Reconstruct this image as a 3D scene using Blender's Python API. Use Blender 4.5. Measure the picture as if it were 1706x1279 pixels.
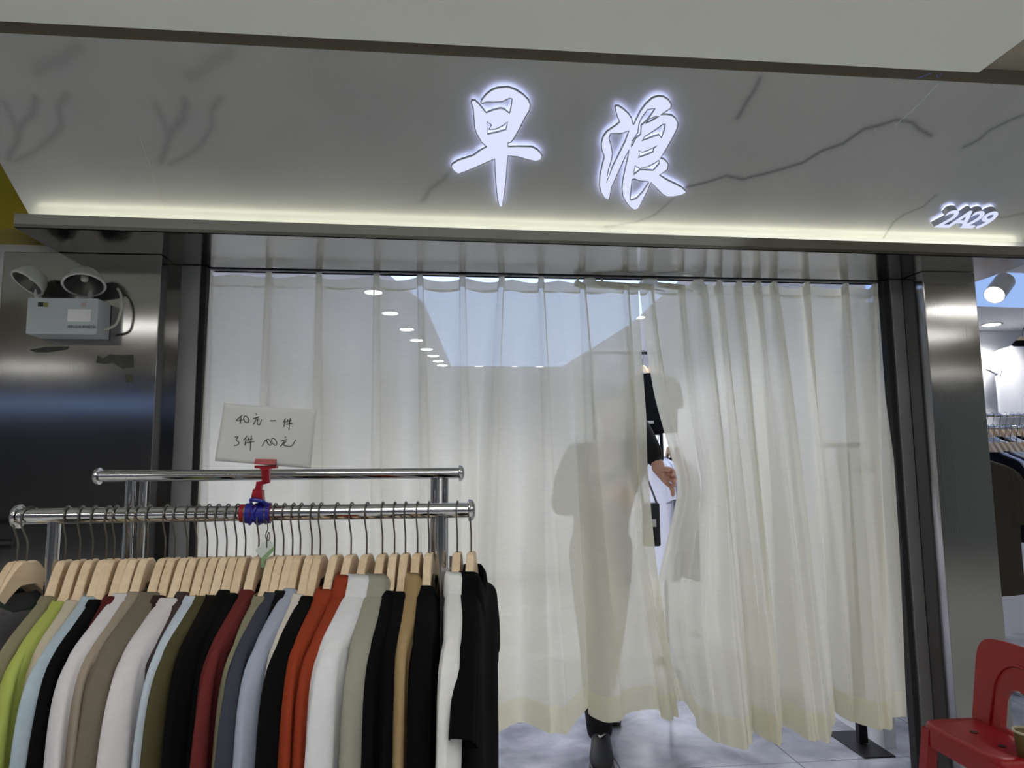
import bpy, bmesh, math, random
from mathutils import Vector, Matrix, noise
random.seed(7)
for o in list(bpy.data.objects):
    bpy.data.objects.remove(o)
S = bpy.context.scene
COL = S.collection
PI = math.pi
# ------------------------------------------------------------------ camera (pitch, yaw and roll from the vanishing points)
F, CX, CY, EYE = 1182.0, 853.0, 639.5, 1.32
def _cam_axes():
    wz = Vector(((772-CX)/F, (CY+9440)/F, -1)).normalized()
    wx = Vector(((12350-CX)/F, (CY-691)/F, -1))
    wx = (wx - wz*wx.dot(wz)).normalized()
    return wx, wz.cross(wx), wz
WX, WY, WZ = _cam_axes()
ROT = Matrix((WX, WY, WZ))
cd = bpy.data.cameras.new('camera'); cam = bpy.data.objects.new('camera', cd); COL.objects.link(cam)
cd.sensor_width = 36; cd.sensor_fit = 'HORIZONTAL'; cd.lens = F/1706*36; cd.clip_start = 0.05
cam.matrix_world = Matrix.Translation((0, 0, EYE)) @ ROT.to_4x4()
S.camera = cam
def at(px, py, Y=None, Z=None, X=None):
    """point of the place seen at a photograph pixel, on the plane Y=, Z= or X="""
    d = ROT @ Vector(((px-CX)/F, (CY-py)/F, -1))
    t = Y/d.y if Y is not None else ((Z-EYE)/d.z if Z is not None else X/d.x)
    return d*t + Vector((0, 0, EYE))
# ------------------------------------------------------------------ world and exposure
w = bpy.data.worlds.new('mall_air'); S.world = w; w.use_nodes = True
w.node_tree.nodes['Background'].inputs[0].default_value = (0.86, 0.93, 0.95, 1)
w.node_tree.nodes['Background'].inputs[1].default_value = 0.16
S.view_settings.view_transform = 'Standard'; S.view_settings.look = 'None'
S.view_settings.gamma = 1; S.view_settings.use_curve_mapping = False
S.view_settings.exposure = 0.0
S.cycles.transparent_max_bounces = 24
S.cycles.sample_clamp_indirect = 6
CORRIDOR, PANEL, NEIGHBOUR, LED, SIGN, DOWN = 22.0, 1.22, 1.0, 11.0, 1.0, 40.0
# ------------------------------------------------------------------ materials
def lin(c):
    return tuple(((v/255)/12.92 if v <= 10 else ((v/255+0.055)/1.055)**2.4) for v in c)
def mat(name, rgb, rough=0.6, metal=0.0, vary=0.0, scale=8.0, bump=0.0, bscale=200.0, stretch=(1, 1, 1), spec=0.5, aniso=0.0, coords='Object', sheen=0.0):
    m = bpy.data.materials.new(name); m.use_nodes = True
    nt = m.node_tree; b = nt.nodes['Principled BSDF']
    c = lin(rgb)
    b.inputs['Base Color'].default_value = (*c, 1); b.inputs['Roughness'].default_value = rough
    b.inputs['Metallic'].default_value = metal; b.inputs['Specular IOR Level'].default_value = spec
    if sheen: b.inputs['Sheen Weight'].default_value = sheen
    if vary or bump:
        tc = nt.nodes.new('ShaderNodeTexCoord'); mp = nt.nodes.new('ShaderNodeMapping')
        mp.inputs['Scale'].default_value = stretch
        nt.links.new(tc.outputs[coords], mp.inputs[0])
    if vary:
        n = nt.nodes.new('ShaderNodeTexNoise'); n.inputs['Scale'].default_value = scale; n.inputs['Detail'].default_value = 4
        nt.links.new(mp.outputs[0], n.inputs['Vector'])
        r = nt.nodes.new('ShaderNodeMixRGB')
        r.inputs[1].default_value = (*[v*(1-vary) for v in c], 1); r.inputs[2].default_value = (*[min(1, v*(1+vary)) for v in c], 1)
        nt.links.new(n.outputs[0], r.inputs[0]); nt.links.new(r.outputs[0], b.inputs['Base Color'])
    if bump:
        n2 = nt.nodes.new('ShaderNodeTexNoise'); n2.inputs['Scale'].default_value = bscale; n2.inputs['Detail'].default_value = 3
        nt.links.new(mp.outputs[0], n2.inputs['Vector'])
        bp = nt.nodes.new('ShaderNodeBump'); bp.inputs['Strength'].default_value = bump; bp.inputs['Distance'].default_value = 0.002
        nt.links.new(n2.outputs[0], bp.inputs['Height']); nt.links.new(bp.outputs[0], b.inputs['Normal'])
    return m
def emit(name, rgb, strength):
    m = bpy.data.materials.new(name); m.use_nodes = True; nt = m.node_tree
    nt.nodes.remove(nt.nodes['Principled BSDF'])
    e = nt.nodes.new('ShaderNodeEmission'); e.inputs[0].default_value = (*lin(rgb), 1); e.inputs[1].default_value = strength
    nt.links.new(e.outputs[0], nt.nodes['Material Output'].inputs[0]); return m
def steel(name, rgb, rough, grain):
    """brushed stainless: fine stretched noise drives roughness and a small bump along the grain"""
    m = mat(name, rgb, rough, 1.0); nt = m.node_tree; b = nt.nodes['Principled BSDF']
    tc = nt.nodes.new('ShaderNodeTexCoord'); mp = nt.nodes.new('ShaderNodeMapping'); mp.inputs['Scale'].default_value = grain
    n = nt.nodes.new('ShaderNodeTexNoise'); n.inputs['Scale'].default_value = 1.0; n.inputs['Detail'].default_value = 5
    nt.links.new(tc.outputs['Object'], mp.inputs[0]); nt.links.new(mp.outputs[0], n.inputs['Vector'])
    bp = nt.nodes.new('ShaderNodeBump'); bp.inputs['Strength'].default_value = 0.18; bp.inputs['Distance'].default_value = 0.0008
    nt.links.new(n.outputs[0], bp.inputs['Height']); nt.links.new(bp.outputs[0], b.inputs['Normal'])
    n3 = nt.nodes.new('ShaderNodeTexNoise'); n3.inputs['Scale'].default_value = 5.0; n3.inputs['Detail'].default_value = 6
    nt.links.new(tc.outputs['Object'], n3.inputs['Vector'])
    mr = nt.nodes.new('ShaderNodeMapRange'); mr.inputs[3].default_value = rough*0.75; mr.inputs[4].default_value = rough*1.35
    nt.links.new(n3.outputs[0], mr.inputs[0]); nt.links.new(mr.outputs[0], b.inputs['Roughness'])
    return m
def sheer(name, rgb, clear, trans, weave=True):
    """thin curtain cloth: part holes, part translucent thread, part diffuse thread"""
    m = bpy.data.materials.new(name); m.use_nodes = True; nt = m.node_tree
    nt.nodes.remove(nt.nodes['Principled BSDF'])
    d = nt.nodes.new('ShaderNodeBsdfDiffuse'); t = nt.nodes.new('ShaderNodeBsdfTranslucent'); h = nt.nodes.new('ShaderNodeBsdfTransparent')
    for n in (d, t): n.inputs[0].default_value = (*lin(rgb), 1)
    mx = nt.nodes.new('ShaderNodeMixShader'); mx.inputs[0].default_value = trans
    nt.links.new(d.outputs[0], mx.inputs[1]); nt.links.new(t.outputs[0], mx.inputs[2])
    my = nt.nodes.new('ShaderNodeMixShader'); my.inputs[0].default_value = clear
    nt.links.new(mx.outputs[0], my.inputs[1]); nt.links.new(h.outputs[0], my.inputs[2])
    nt.links.new(my.outputs[0], nt.nodes['Material Output'].inputs[0])
    if weave:
        tc = nt.nodes.new('ShaderNodeTexCoord'); mp = nt.nodes.new('ShaderNodeMapping'); mp.inputs['Scale'].default_value = (12, 12, 260)
        n = nt.nodes.new('ShaderNodeTexNoise'); n.inputs['Scale'].default_value = 1; n.inputs['Detail'].default_value = 4
        nt.links.new(tc.outputs['Object'], mp.inputs[0]); nt.links.new(mp.outputs[0], n.inputs['Vector'])
        mr = nt.nodes.new('ShaderNodeMapRange'); mr.inputs[1].default_value = 0.3; mr.inputs[2].default_value = 0.7
        mr.inputs[3].default_value = clear*0.88; mr.inputs[4].default_value = clear*1.12
        nt.links.new(n.outputs[0], mr.inputs[0]); nt.links.new(mr.outputs[0], my.inputs[0])
    return m
M = {}
M['steel'] = steel('brushed_steel', (148, 147, 146), 0.10, (260, 260, 2))
M['steel_h'] = steel('brushed_steel_ledge', (172, 171, 169), 0.13, (3, 3, 260))
M['alu'] = mat('grey_aluminium', (150, 150, 152), 0.42, 0.75, vary=0.06, scale=3)
M['seal'] = mat('dirty_black_seal', (30, 30, 30), 0.8, vary=0.8, scale=40, stretch=(1, 1, 0.4))
M['soffit'] = mat('soffit_paint', (228, 232, 224), 0.85, bump=0.12, bscale=120)
M['ceiling'] = mat('corridor_ceiling', (150, 143, 128), 0.9, vary=0.1)
M['yellow'] = mat('yellow_panel', (150, 133, 14), 0.5, vary=0.08, scale=6)
M['floor'] = mat('corridor_floor_tile', (206, 207, 206), 0.25, vary=0.12, scale=5)
M['white'] = mat('white_paint', (222, 224, 230), 0.75)
M['whitegloss'] = mat('white_enamel', (190, 190, 188), 0.4)
M['chrome'] = mat('chrome', (205, 205, 208), 0.09, 1.0)
M['wire'] = mat('hook_wire', (120, 116, 112), 0.32, 1.0)
M['black'] = mat('black_plastic', (20, 20, 22), 0.4)
M['blackmetal'] = mat('black_metal', (22, 20, 26), 0.45, 0.3)
M['redplastic'] = mat('red_clip_plastic', (146, 14, 26), 0.35)
M['redchair'] = mat('red_chair_plastic', (150, 16, 24), 0.45, bump=0.05, bscale=300)
M['bluetape'] = mat('blue_tape', (28, 30, 140), 0.4)
M['paper'] = mat('white_paper', (196, 198, 197), 0.8, vary=0.03, scale=6)
M['ink'] = mat('black_ink', (20, 20, 22), 0.5)
M['skin'] = mat('skin', (206, 158, 142), 0.5, vary=0.08, scale=30)
M['hair'] = mat('black_hair', (16, 14, 14), 0.5)
M['lampwhite'] = mat('emergency_lamp_white', (205, 208, 206), 0.4)
M['lampbox'] = mat('emergency_lamp_box', (196, 204, 212), 0.35, vary=0.04)
M['lens'] = mat('lamp_reflector', (90, 90, 88), 0.25, 0.6)
M['curtain'] = sheer('cream_voile', (247, 245, 231), 0.185, 0.40)
M['tape'] = sheer('cream_heading', (238, 236, 222), 0.04, 0.45, False)
M['hem'] = sheer('cream_hem', (238, 235, 214), 0.06, 0.42, False)
M['panel'] = emit('blue_stretch_ceiling', (186, 210, 255), PANEL*1.55)
M['nbpanel'] = emit('blue_stretch_ceiling_next_shop', (160, 192, 250), NEIGHBOUR*0.95)
M['down'] = emit('downlight_glow', (255, 252, 244), 16.0)
M['tube'] = emit('corridor_diffuser', (255, 253, 248), CORRIDOR)
M['led'] = emit('led_strip', (255, 252, 226), LED)
M['signface'] = emit('sign_face', (222, 228, 255), SIGN)
M['signback'] = emit('sign_backlight', (205, 212, 255), 3.6)
M['trimcap'] = mat('letter_return', (186, 192, 204), 0.45)
# wood
def wood_mat():
    m = mat('pale_wood', (222, 192, 152), 0.55); nt = m.node_tree; b = nt.nodes['Principled BSDF']
    tc = nt.nodes.new('ShaderNodeTexCoord'); mp = nt.nodes.new('ShaderNodeMapping'); mp.inputs['Scale'].default_value = (14, 160, 90)
    n = nt.nodes.new('ShaderNodeTexNoise'); n.inputs['Scale'].default_value = 1; n.inputs['Detail'].default_value = 5
    nt.links.new(tc.outputs['Object'], mp.inputs[0]); nt.links.new(mp.outputs[0], n.inputs['Vector'])
    oi = nt.nodes.new('ShaderNodeObjectInfo')
    r = nt.nodes.new('ShaderNodeMixRGB'); r.inputs[1].default_value = (*lin((206, 178, 142)), 1); r.inputs[2].default_value = (*lin((236, 216, 186)), 1)
    mth = nt.nodes.new('ShaderNodeMath'); mth.operation = 'MULTIPLY_ADD'; mth.inputs[1].default_value = 0.4
    nt.links.new(oi.outputs['Random'], mth.inputs[0]); nt.links.new(n.outputs[0], mth.inputs[2])
    s2 = nt.nodes.new('ShaderNodeMath'); s2.operation = 'SUBTRACT'; s2.inputs[1].default_value = 0.2; s2.use_clamp = True
    nt.links.new(mth.outputs[0], s2.inputs[0]); nt.links.new(s2.outputs[0], r.inputs[0]); nt.links.new(r.outputs[0], b.inputs['Base Color'])
    return m
M['wood'] = wood_mat()
def marble_floor():
    m = mat('shop_floor_marble', (150, 150, 158), 0.12); nt = m.node_tree; b = nt.nodes['Principled BSDF']
    tc = nt.nodes.new('ShaderNodeTexCoord')
    n = nt.nodes.new('ShaderNodeTexNoise'); n.inputs['Scale'].default_value = 4; n.inputs['Detail'].default_value = 10; n.inputs['Distortion'].default_value = .35
    nt.links.new(tc.outputs['Object'], n.inputs['Vector'])
    cr = nt.nodes.new('ShaderNodeValToRGB'); cr.color_ramp.elements[0].position = 0.32; cr.color_ramp.elements[1].position = 0.7
    cr.color_ramp.elements[0].color = (*lin((112, 113, 124)), 1); cr.color_ramp.elements[1].color = (*lin((182, 182, 192)), 1)
    nt.links.new(n.outputs[0], cr.inputs[0])
    br = nt.nodes.new('ShaderNodeTexBrick'); br.inputs['Scale'].default_value = 1.0; br.offset = 0.0
    br.inputs['Brick Width'].default_value = 0.8; br.inputs['Row Height'].default_value = 0.8; br.inputs['Mortar Size'].default_value = 0.003
    br.inputs['Color1'].default_value = (1, 1, 1, 1); br.inputs['Color2'].default_value = (1, 1, 1, 1); br.inputs['Mortar'].default_value = (.25, .25, .25, 1)
    nt.links.new(tc.outputs['Object'], br.inputs['Vector'])
    mu = nt.nodes.new('ShaderNodeMixRGB'); mu.blend_type = 'MULTIPLY'; mu.inputs[0].default_value = 1
    nt.links.new(cr.outputs[0], mu.inputs[1]); nt.links.new(br.outputs[0], mu.inputs[2]); nt.links.new(mu.outputs[0], b.inputs['Base Color'])
    return m
M['shopfloor'] = marble_floor()
# ------------------------------------------------------------------ builders
def obj(name, bm, m, parent=None, smooth=False):
    me = bpy.data.meshes.new(name)
    if isinstance(bm, bmesh.types.BMesh):
        bm.to_mesh(me); bm.free()
    else:
        me = bm; me.name = name
    ms = m if isinstance(m, (list, tuple)) else [m]
    me.materials.clear()
    for k in ms: me.materials.append(k)
    o = bpy.data.objects.new(name, me); COL.objects.link(o)
    if smooth:
        for p in me.polygons: p.use_smooth = True
    if parent: o.parent = parent
    return o
def tag(o, label=None, cat=None, group=None, kind=None):
    if label: o['label'] = label
    if cat: o['category'] = cat
    if group: o['group'] = group
    if kind: o['kind'] = kind
    return o
def struct(name, bm, m, label=None, parent=None, smooth=False):
    o = obj(name, bm, m, parent, smooth)
    if not parent: o['kind'] = 'structure'
    if label: o['label'] = label
    return o
def thing(name, label, cat, loc=(0, 0, 0), rz=0, group=None):
    o = bpy.data.objects.new(name, None); COL.objects.link(o); o.location = loc; o.rotation_euler = (0, 0, rz)
    o.empty_display_size = 0.05
    return tag(o, label, cat, group)
def B(): return bmesh.new()
def box(bm, lo, hi, mtx=None, bevel=0.0):
    r = bmesh.ops.create_cube(bm, size=1); vs = r['verts']
    for v in vs:
        v.co = Vector([lo[i] + (v.co[i]+.5)*(hi[i]-lo[i]) for i in range(3)])
    if bevel:
        es = list({e for v in vs for e in v.link_edges})
        rr = bmesh.ops.bevel(bm, geom=es, offset=bevel, segments=2, affect='EDGES', profile=.5)
        vs = list({v for f in rr['faces'] for v in f.verts} | {v for v in vs if v.is_valid})
    if mtx:
        bmesh.ops.transform(bm, matrix=mtx, verts=[v for v in vs if v.is_valid])
    return vs
def quad(bm, pts):
    return bm.faces.new([bm.verts.new(p) for p in pts])
def prism(bm, pts, d):
    """closed solid: polygon pts pushed along vector d"""
    d = Vector(d); a = [bm.verts.new(p) for p in pts]; b = [bm.verts.new(Vector(p)+d) for p in pts]
    bm.faces.new(a); bm.faces.new(b[::-1]); n = len(a)
    for i in range(n): bm.faces.new((a[i], b[i], b[(i+1) % n], a[(i+1) % n]))
    bmesh.ops.recalc_face_normals(bm, faces=bm.faces)
def tube(bm, pts, r, seg=10, cap=True, flat=None):
    pts = [Vector(p) for p in pts]; n = len(pts); rings = []
    rs = r if isinstance(r, (list, tuple)) else [r]*n
    up = Vector((0, 0, 1))
    t0 = (pts[1]-pts[0]).normalized()
    if abs(t0.dot(up)) > .95: up = Vector((1, 0, 0))
    nrm = (up - t0*up.dot(t0)).normalized()
    for i, p in enumerate(pts):
        t = (pts[min(i+1, n-1)] - pts[max(i-1, 0)]).normalized()
        nrm = (nrm - t*nrm.dot(t)).normalized(); bi = t.cross(nrm)
        rings.append([bm.verts.new(p + rs[i]*(math.cos(2*PI*k/seg)*nrm + math.sin(2*PI*k/seg)*bi)) for k in range(seg)])
    for a, b in zip(rings, rings[1:]):
        for k in range(seg): bm.faces.new((a[k], a[(k+1) % seg], b[(k+1) % seg], b[k]))
    if cap:
        bm.faces.new(rings[0][::-1]); bm.faces.new(rings[-1])
    return rings
def lathe(bm, prof, mtx, seg=24, caps=False):
    """profile [(r,h)] about local z"""
    rings = []
    for r, h in prof:
        rings.append([bm.verts.new(mtx @ Vector((r*math.cos(2*PI*k/seg), r*math.sin(2*PI*k/seg), h))) for k in range(seg)])
    for a, b in zip(rings, rings[1:]):
        for k in range(seg): bm.faces.new((a[k], a[(k+1) % seg], b[(k+1) % seg], b[k]))
    if caps and prof[0][0] > 1e-5: bm.faces.new(rings[0][::-1])
    if caps and prof[-1][0] > 1e-5: bm.faces.new(rings[-1])
    bmesh.ops.remove_doubles(bm, verts=bm.verts, dist=1e-6)
def loft(bm, rings, close=True, cap0=False, cap1=False):
    R = [[bm.verts.new(p) for p in r] for r in rings]; n = len(R[0])
    for a, b in zip(R, R[1:]):
        for k in range(n if close else n-1): bm.faces.new((a[k], a[(k+1) % n], b[(k+1) % n], b[k]))
    if cap0: bm.faces.new(R[0][::-1])
    if cap1: bm.faces.new(R[-1])
    return R
def frame_to(z, x=None):
    z = Vector(z).normalized(); x = Vector(x) if x else (Vector((1, 0, 0)) if abs(z.x) < .9 else Vector((0, 1, 0)))
    x = (x - z*x.dot(z)).normalized(); y = z.cross(x)
    return Matrix((x, y, z)).transposed().to_4x4()
def spline(pts, n):
    """Catmull-Rom through points by index, n samples"""
    pts = [Vector(p) for p in pts]; m = len(pts); out = []
    for k in range(n):
        s = k/(n-1)*(m-1); i = min(int(s), m-2); t = s-i
        p0 = pts[max(i-1, 0)]; p1 = pts[i]; p2 = pts[i+1]; p3 = pts[min(i+2, m-1)]
        out.append(0.5*((2*p1) + (-p0+p2)*t + (2*p0-5*p1+4*p2-p3)*t*t + (-p0+3*p1-3*p2+p3)*t**3))
    return out
def polymesh(outline, holes, depth, fill):
    """2D outline with holes -> mesh in local xy, z from -depth to +depth; fill 'BOTH' solid or 'NONE' wall only"""
    cu = bpy.data.curves.new('tmp', 'CURVE'); cu.dimensions = '2D'; cu.fill_mode = fill; cu.extrude = depth
    for poly in [outline]+holes:
        s = cu.splines.new('POLY'); s.points.add(len(poly)-1); s.use_cyclic_u = True
        for p, q in zip(s.points, poly): p.co = (q[0], q[1], 0, 1)
    o = bpy.data.objects.new('tmp', cu); COL.objects.link(o)
    dg = bpy.context.evaluated_depsgraph_get(); dg.update()
    me = bpy.data.meshes.new_from_object(o.evaluated_get(dg)); bpy.data.objects.remove(o); bpy.data.curves.remove(cu)
    return me
def textmesh(body, size, extrude, shear=0.0, offset=0.0, align='CENTER'):
    cu = bpy.data.curves.new('tmp', 'FONT'); cu.body = body; cu.size = size; cu.extrude = extrude; cu.shear = shear; cu.offset = offset
    cu.align_x = align
    o = bpy.data.objects.new('tmp', cu); COL.objects.link(o)
    dg = bpy.context.evaluated_depsgraph_get(); dg.update()
    me = bpy.data.meshes.new_from_object(o.evaluated_get(dg)); bpy.data.objects.remove(o); bpy.data.curves.remove(cu)
    return me
def skinmesh(verts, edges, radii, root=0, sub=2):
    me = bpy.data.meshes.new('tmp'); me.from_pydata([tuple(v) for v in verts], edges, [])
    o = bpy.data.objects.new('tmp', me); COL.objects.link(o)
    md = o.modifiers.new('skin', 'SKIN'); md.use_smooth_shade = True
    for i, sv in enumerate(me.skin_vertices[0].data):
        r = radii[i]; sv.radius = (r, r) if not isinstance(r, tuple) else r
        sv.use_root = (i == root)
    sb = o.modifiers.new('sub', 'SUBSURF'); sb.levels = sub; sb.render_levels = sub
    dg = bpy.context.evaluated_depsgraph_get(); dg.update()
    out = bpy.data.meshes.new_from_object(o.evaluated_get(dg)); bpy.data.objects.remove(o)
    return out
exec_parts = True
# ================================================================== THE SETTING
SOFZ = 2.138                        # door header / ledge underside
FY = 2.90                           # door frame plane
COLY = 2.76                         # stainless column face
# floors
bm = B(); box(bm, (-9, -7, -0.1), (9, 2.93, 0)); struct('floor', bm, M['floor'])
bm = B(); box(bm, (-7, 2.93, -0.1), (7, 9.2, 0)); struct('floor_shop', bm, M['shopfloor'])
# corridor ceiling (behind the bulkhead) and dropped bulkhead
CZ = 2.615
bm = B(); box(bm, (-9, -7, CZ), (9, 2.06, CZ+.1)); struct('ceiling', bm, M['ceiling'])
bm = B(); box(bm, (-7, 0.55, 2.45), (1.562, 1.80, CZ-.001), bevel=0.004); struct('ceiling_bulkhead', bm, M['soffit'], 'grey white dropped bulkhead above the sloping sign board')
# sloping marble sign board
FB = Vector((0, 2.60, 2.222)); FT = Vector((0, 2.034, 2.563))
FXL, FXR = -1.451, 2.385
fdir = (FT-FB).normalized(); fn = Vector((0, -1, 0)); fn = Vector((0, -fdir.z, fdir.y)).normalized()
if fn.y > 0: fn = -fn               # faces the corridor and the floor
def on_fascia(px, py, off=0.0):
    d = ROT @ Vector(((px-CX)/F, (CY-py)/F, -1)); o = Vector((0, 0, EYE)); p0 = FB + fn*off
    return o + d*((p0-o).dot(fn)/d.dot(fn))
VEINS = [  # (points in the photo, width m, strength)
 ([(1145,310),(1180,302),(1210,292),(1240,300),(1290,285),(1340,270),(1370,250),(1405,238),(1440,215),(1490,200),(1520,203),(1550,225)], .006, .62),
 ([(1265,130),(1255,150),(1240,175),(1225,200)], .007, .5),
 ([(1706,190),(1675,205),(1650,215),(1630,232),(1607,245)], .006, .5),
 ([(1560,325),(1540,345),(1505,358),(1490,370),(1470,398)], .004, .45),
 ([(1706,355),(1680,362),(1650,362)], .004, .4),
 ([(790,250),(740,300),(715,315),(700,335)], .010, .3), ([(1145,310),(1120,330),(1095,355),(1060,370),(1010,378)], .005, .35)]
for dx, dy in ((0, 0), (253, 6)):
    for p, wd, st in (([(130,78),(94,100),(66,119)], .018, .30), ([(59,163),(50,188),(31,213),(25,238),(16,266)], .010, .42),
                      ([(6,169),(22,200),(28,220)], .009, .3), ([(116,160),(100,181),(100,206),(84,231),(59,250),(30,268)], .009, .36)):
        VEINS.append(([(a+dx, b+dy) for a, b in p], wd*1.25, st*.7))
VW = []
for p, wd, st in VEINS:
    q = [on_fascia(*k) for k in p]; VW.append(([Vector((k.x, (k-FB).dot(fdir))) for k in q], wd, st))
def vein_at(x, v):
    s = 0.0
    nx = noise.noise(Vector((x*9, v*9, 3.1)))*.012; ny = noise.noise(Vector((x*9, v*9, 7.7)))*.012
    p = Vector((x+nx, v+ny))
    for q, wd, st in VW:
        best = 9
        for a, b in zip(q, q[1:]):
            ab = b-a; t = max(0, min(1, (p-a).dot(ab)/max(ab.length_squared, 1e-9))); d = (p-a-ab*t).length
            if d < best: best = d
        if best < wd*5:
            s = max(s, st*math.exp(-(best/wd)**2) + .18*st*math.exp(-(best/(wd*3))**2))
    return s
L = (FT-FB).length; NX, NV = 560, 92
me = bpy.data.meshes.new('sign_board'); vs = []; fs = []; cols = []
for j in range(NV+1):
    for i in range(NX+1):
        x = FXL+(FXR-FXL)*i/NX; v = L*j/NV
        vs.append((x, FB.y+fdir.y*v, FB.z+fdir.z*v)); cols.append(vein_at(x, v))
for j in range(NV):
    for i in range(NX):
        a = j*(NX+1)+i; fs.append((a, a+1, a+NX+2, a+NX+1))
# back of the slab
k0 = len(vs); bk = -fn*.02
for x, p in ((FXL, FB), (FXR, FB), (FXR, FT), (FXL, FT)): vs.append(tuple(Vector((x, p.y, p.z))+bk)); cols.append(0)
c = [0, NX, (NV+1)*(NX+1)-1, NV*(NX+1)]
fs += [(k0+3, k0+2, k0+1, k0)] + [(c[i], k0+i, k0+(i+1) % 4, c[(i+1) % 4]) for i in range(4)]
me.from_pydata(vs, [], fs)
at_ = me.attributes.new('vein', 'FLOAT', 'POINT'); at_.data.foreach_set('value', cols)
mm = mat('marble_sign_board', (176, 178, 180), 0.28); nt = mm.node_tree
an = nt.nodes.new('ShaderNodeAttribute'); an.attribute_name = 'vein'
tc = nt.nodes.new('ShaderNodeTexCoord'); nn = nt.nodes.new('ShaderNodeTexNoise'); nn.inputs['Scale'].default_value = 3.5; nn.inputs['Detail'].default_value = 6
nt.links.new(tc.outputs['Object'], nn.inputs['Vector'])
cl = nt.nodes.new('ShaderNodeMixRGB'); cl.inputs[1].default_value = (*lin((166, 167, 170)), 1); cl.inputs[2].default_value = (*lin((186, 189, 190)), 1)
nt.links.new(nn.outputs[0], cl.inputs[0])
mv = nt.nodes.new('ShaderNodeMixRGB'); mv.inputs[2].default_value = (*lin((74, 74, 78)), 1)
nt.links.new(an.outputs['Fac'], mv.inputs[0]); nt.links.new(cl.outputs[0], mv.inputs[1]); nt.links.new(mv.outputs[0], nt.nodes['Principled BSDF'].inputs['Base Color'])
o = obj('wall_fascia', me, mm); tag(o, 'sloping grey marble sign board with dark veins over the shop front', kind='structure')
# steel band along the top of the board
bm = B(); box(bm, (-3.2, FT.y+.0002, FT.z+.0002), (4.2, FT.y+.02, CZ-.001)); struct('trim_1', bm, M['steel_h'], 'brushed steel band along the top of the marble sign board')
# stainless ledge with its underside running back to the door head (slightly skewed, as in the photo)
LT = at(850, 383.5, Y=2.512).z
la, lb = Vector((-1.43, 2.474, 0)), Vector((2.42, 2.546, 0))
bm = B()
h = SOFZ
prism(bm, [(la.x, la.y, h), (lb.x, lb.y, h), (lb.x, lb.y, LT), (la.x, la.y, LT)], (0, .012, 0))           # front lip
prism(bm, [(la.x, la.y, h), (lb.x, lb.y, h), (2.42, FY+.03, h), (la.x, FY+.03, h)], (0, 0, .012))            # underside
struct('trim_2', bm, M['steel_h'], 'long brushed stainless ledge under the lit marble sign board')
# door header: thin dark strip at the back of the underside, wall over it
bm = B(); box(bm, (-.975, FY+.032, SOFZ-.004), (2.0, FY+.055, SOFZ+.05)); struct('trim_3', bm, M['blackmetal'], 'thin dark strip along the door head')
bm = B(); box(bm, (-1.7, FY+.056, SOFZ+.0), (2.42, FY+.10, 2.75)); struct('wall_over_door', bm, M['white'])
bm = B(); box(bm, (-1.43, 2.62, SOFZ+.013), (2.42, 2.66, CZ)); struct('wall_behind_fascia', bm, M['white'])
bm = B(); tube(bm, [(-1.43, 2.565, 2.190), (2.37, 2.585, 2.190)], .006, 6)
led = obj('led_strip', bm, M['led']); tag(led, 'warm white led strip hidden behind the ledge lip, washing the marble board', 'led strip')
# columns
bm = B(); box(bm, (-1.622, COLY, 0), (-1.056, 3.06, SOFZ-.001), bevel=.003); struct('pillar_left', bm, M['steel'], 'wide brushed stainless column left of the curtained door')
bm = B(); box(bm, (2.052, COLY, 0), (2.292, 3.06, SOFZ-.001), bevel=.003); struct('pillar_right', bm, M['steel'], 'narrow brushed stainless column right of the curtained door')
# worn sticker remnants are part of the left column's surface
# door jambs: grey aluminium post, black seal
for n, x0, x1, s0, s1, lab in (('trim_4', -1.030, -.957, -.957, -.936, 'left'), ('trim_5', 1.996, 2.051, 1.972, 1.996, 'right')):
    bm = B(); box(bm, (x0, FY-.005, 0), (x1, FY+.06, SOFZ-.002), bevel=.002); j = struct(n, bm, M['alu'], f'grey aluminium door post on the {lab} of the doorway')
    bm = B(); box(bm, (s0, FY+.008, 0), (s1, FY+.05, SOFZ-.003)); struct('seal', bm, M['seal'], 'dirty black brush seal', j)
bm = B(); box(bm, (-1.056, FY-.004, 0), (-1.030, FY+.06, SOFZ-.002)); struct('trim_6', bm, M['steel'])
# yellow board of the next shop at the left and its dark underside
YB = 2.70
p = at(0, 380, Y=YB)
bm = B(); box(bm, (-4, YB, p.z), (-1.30, YB+.05, CZ)); struct('wall_yellow', bm, M['yellow'], 'mustard yellow sign board of the shop on the left')
bm = B(); box(bm, (-4, YB+.052, p.z), (-1.44, 2.9, p.z+.03)); struct('trim_7', bm, M['yellow'], 'mustard yellow underside of the neighbouring sign board')
bm = B(); box(bm, (-4, 3.0, 0), (-1.622, 3.06, 2.75)); struct('wall_left_front', bm, M['white'])
# ================================================================== shop interior
IZ = 2.42
bm = B(); box(bm, (-1.9, 9.0, 0), (3.2, 9.1, 2.75)); struct('wall_back', bm, M['white'])
bm = B(); box(bm, (-1.75, 3.06, 0), (-1.65, 9.0, 2.75)); struct('wall_left', bm, M['white'])
bm = B(); box(bm, (2.08, 3.30, 0), (2.14, 9.0, 2.75)); struct('wall_right', bm, M['white'])
bm = B(); box(bm, (-1.75, 3.001, IZ), (2.08, 9.0, IZ+.08)); struct('ceiling_shop', bm, M['white'])
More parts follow.
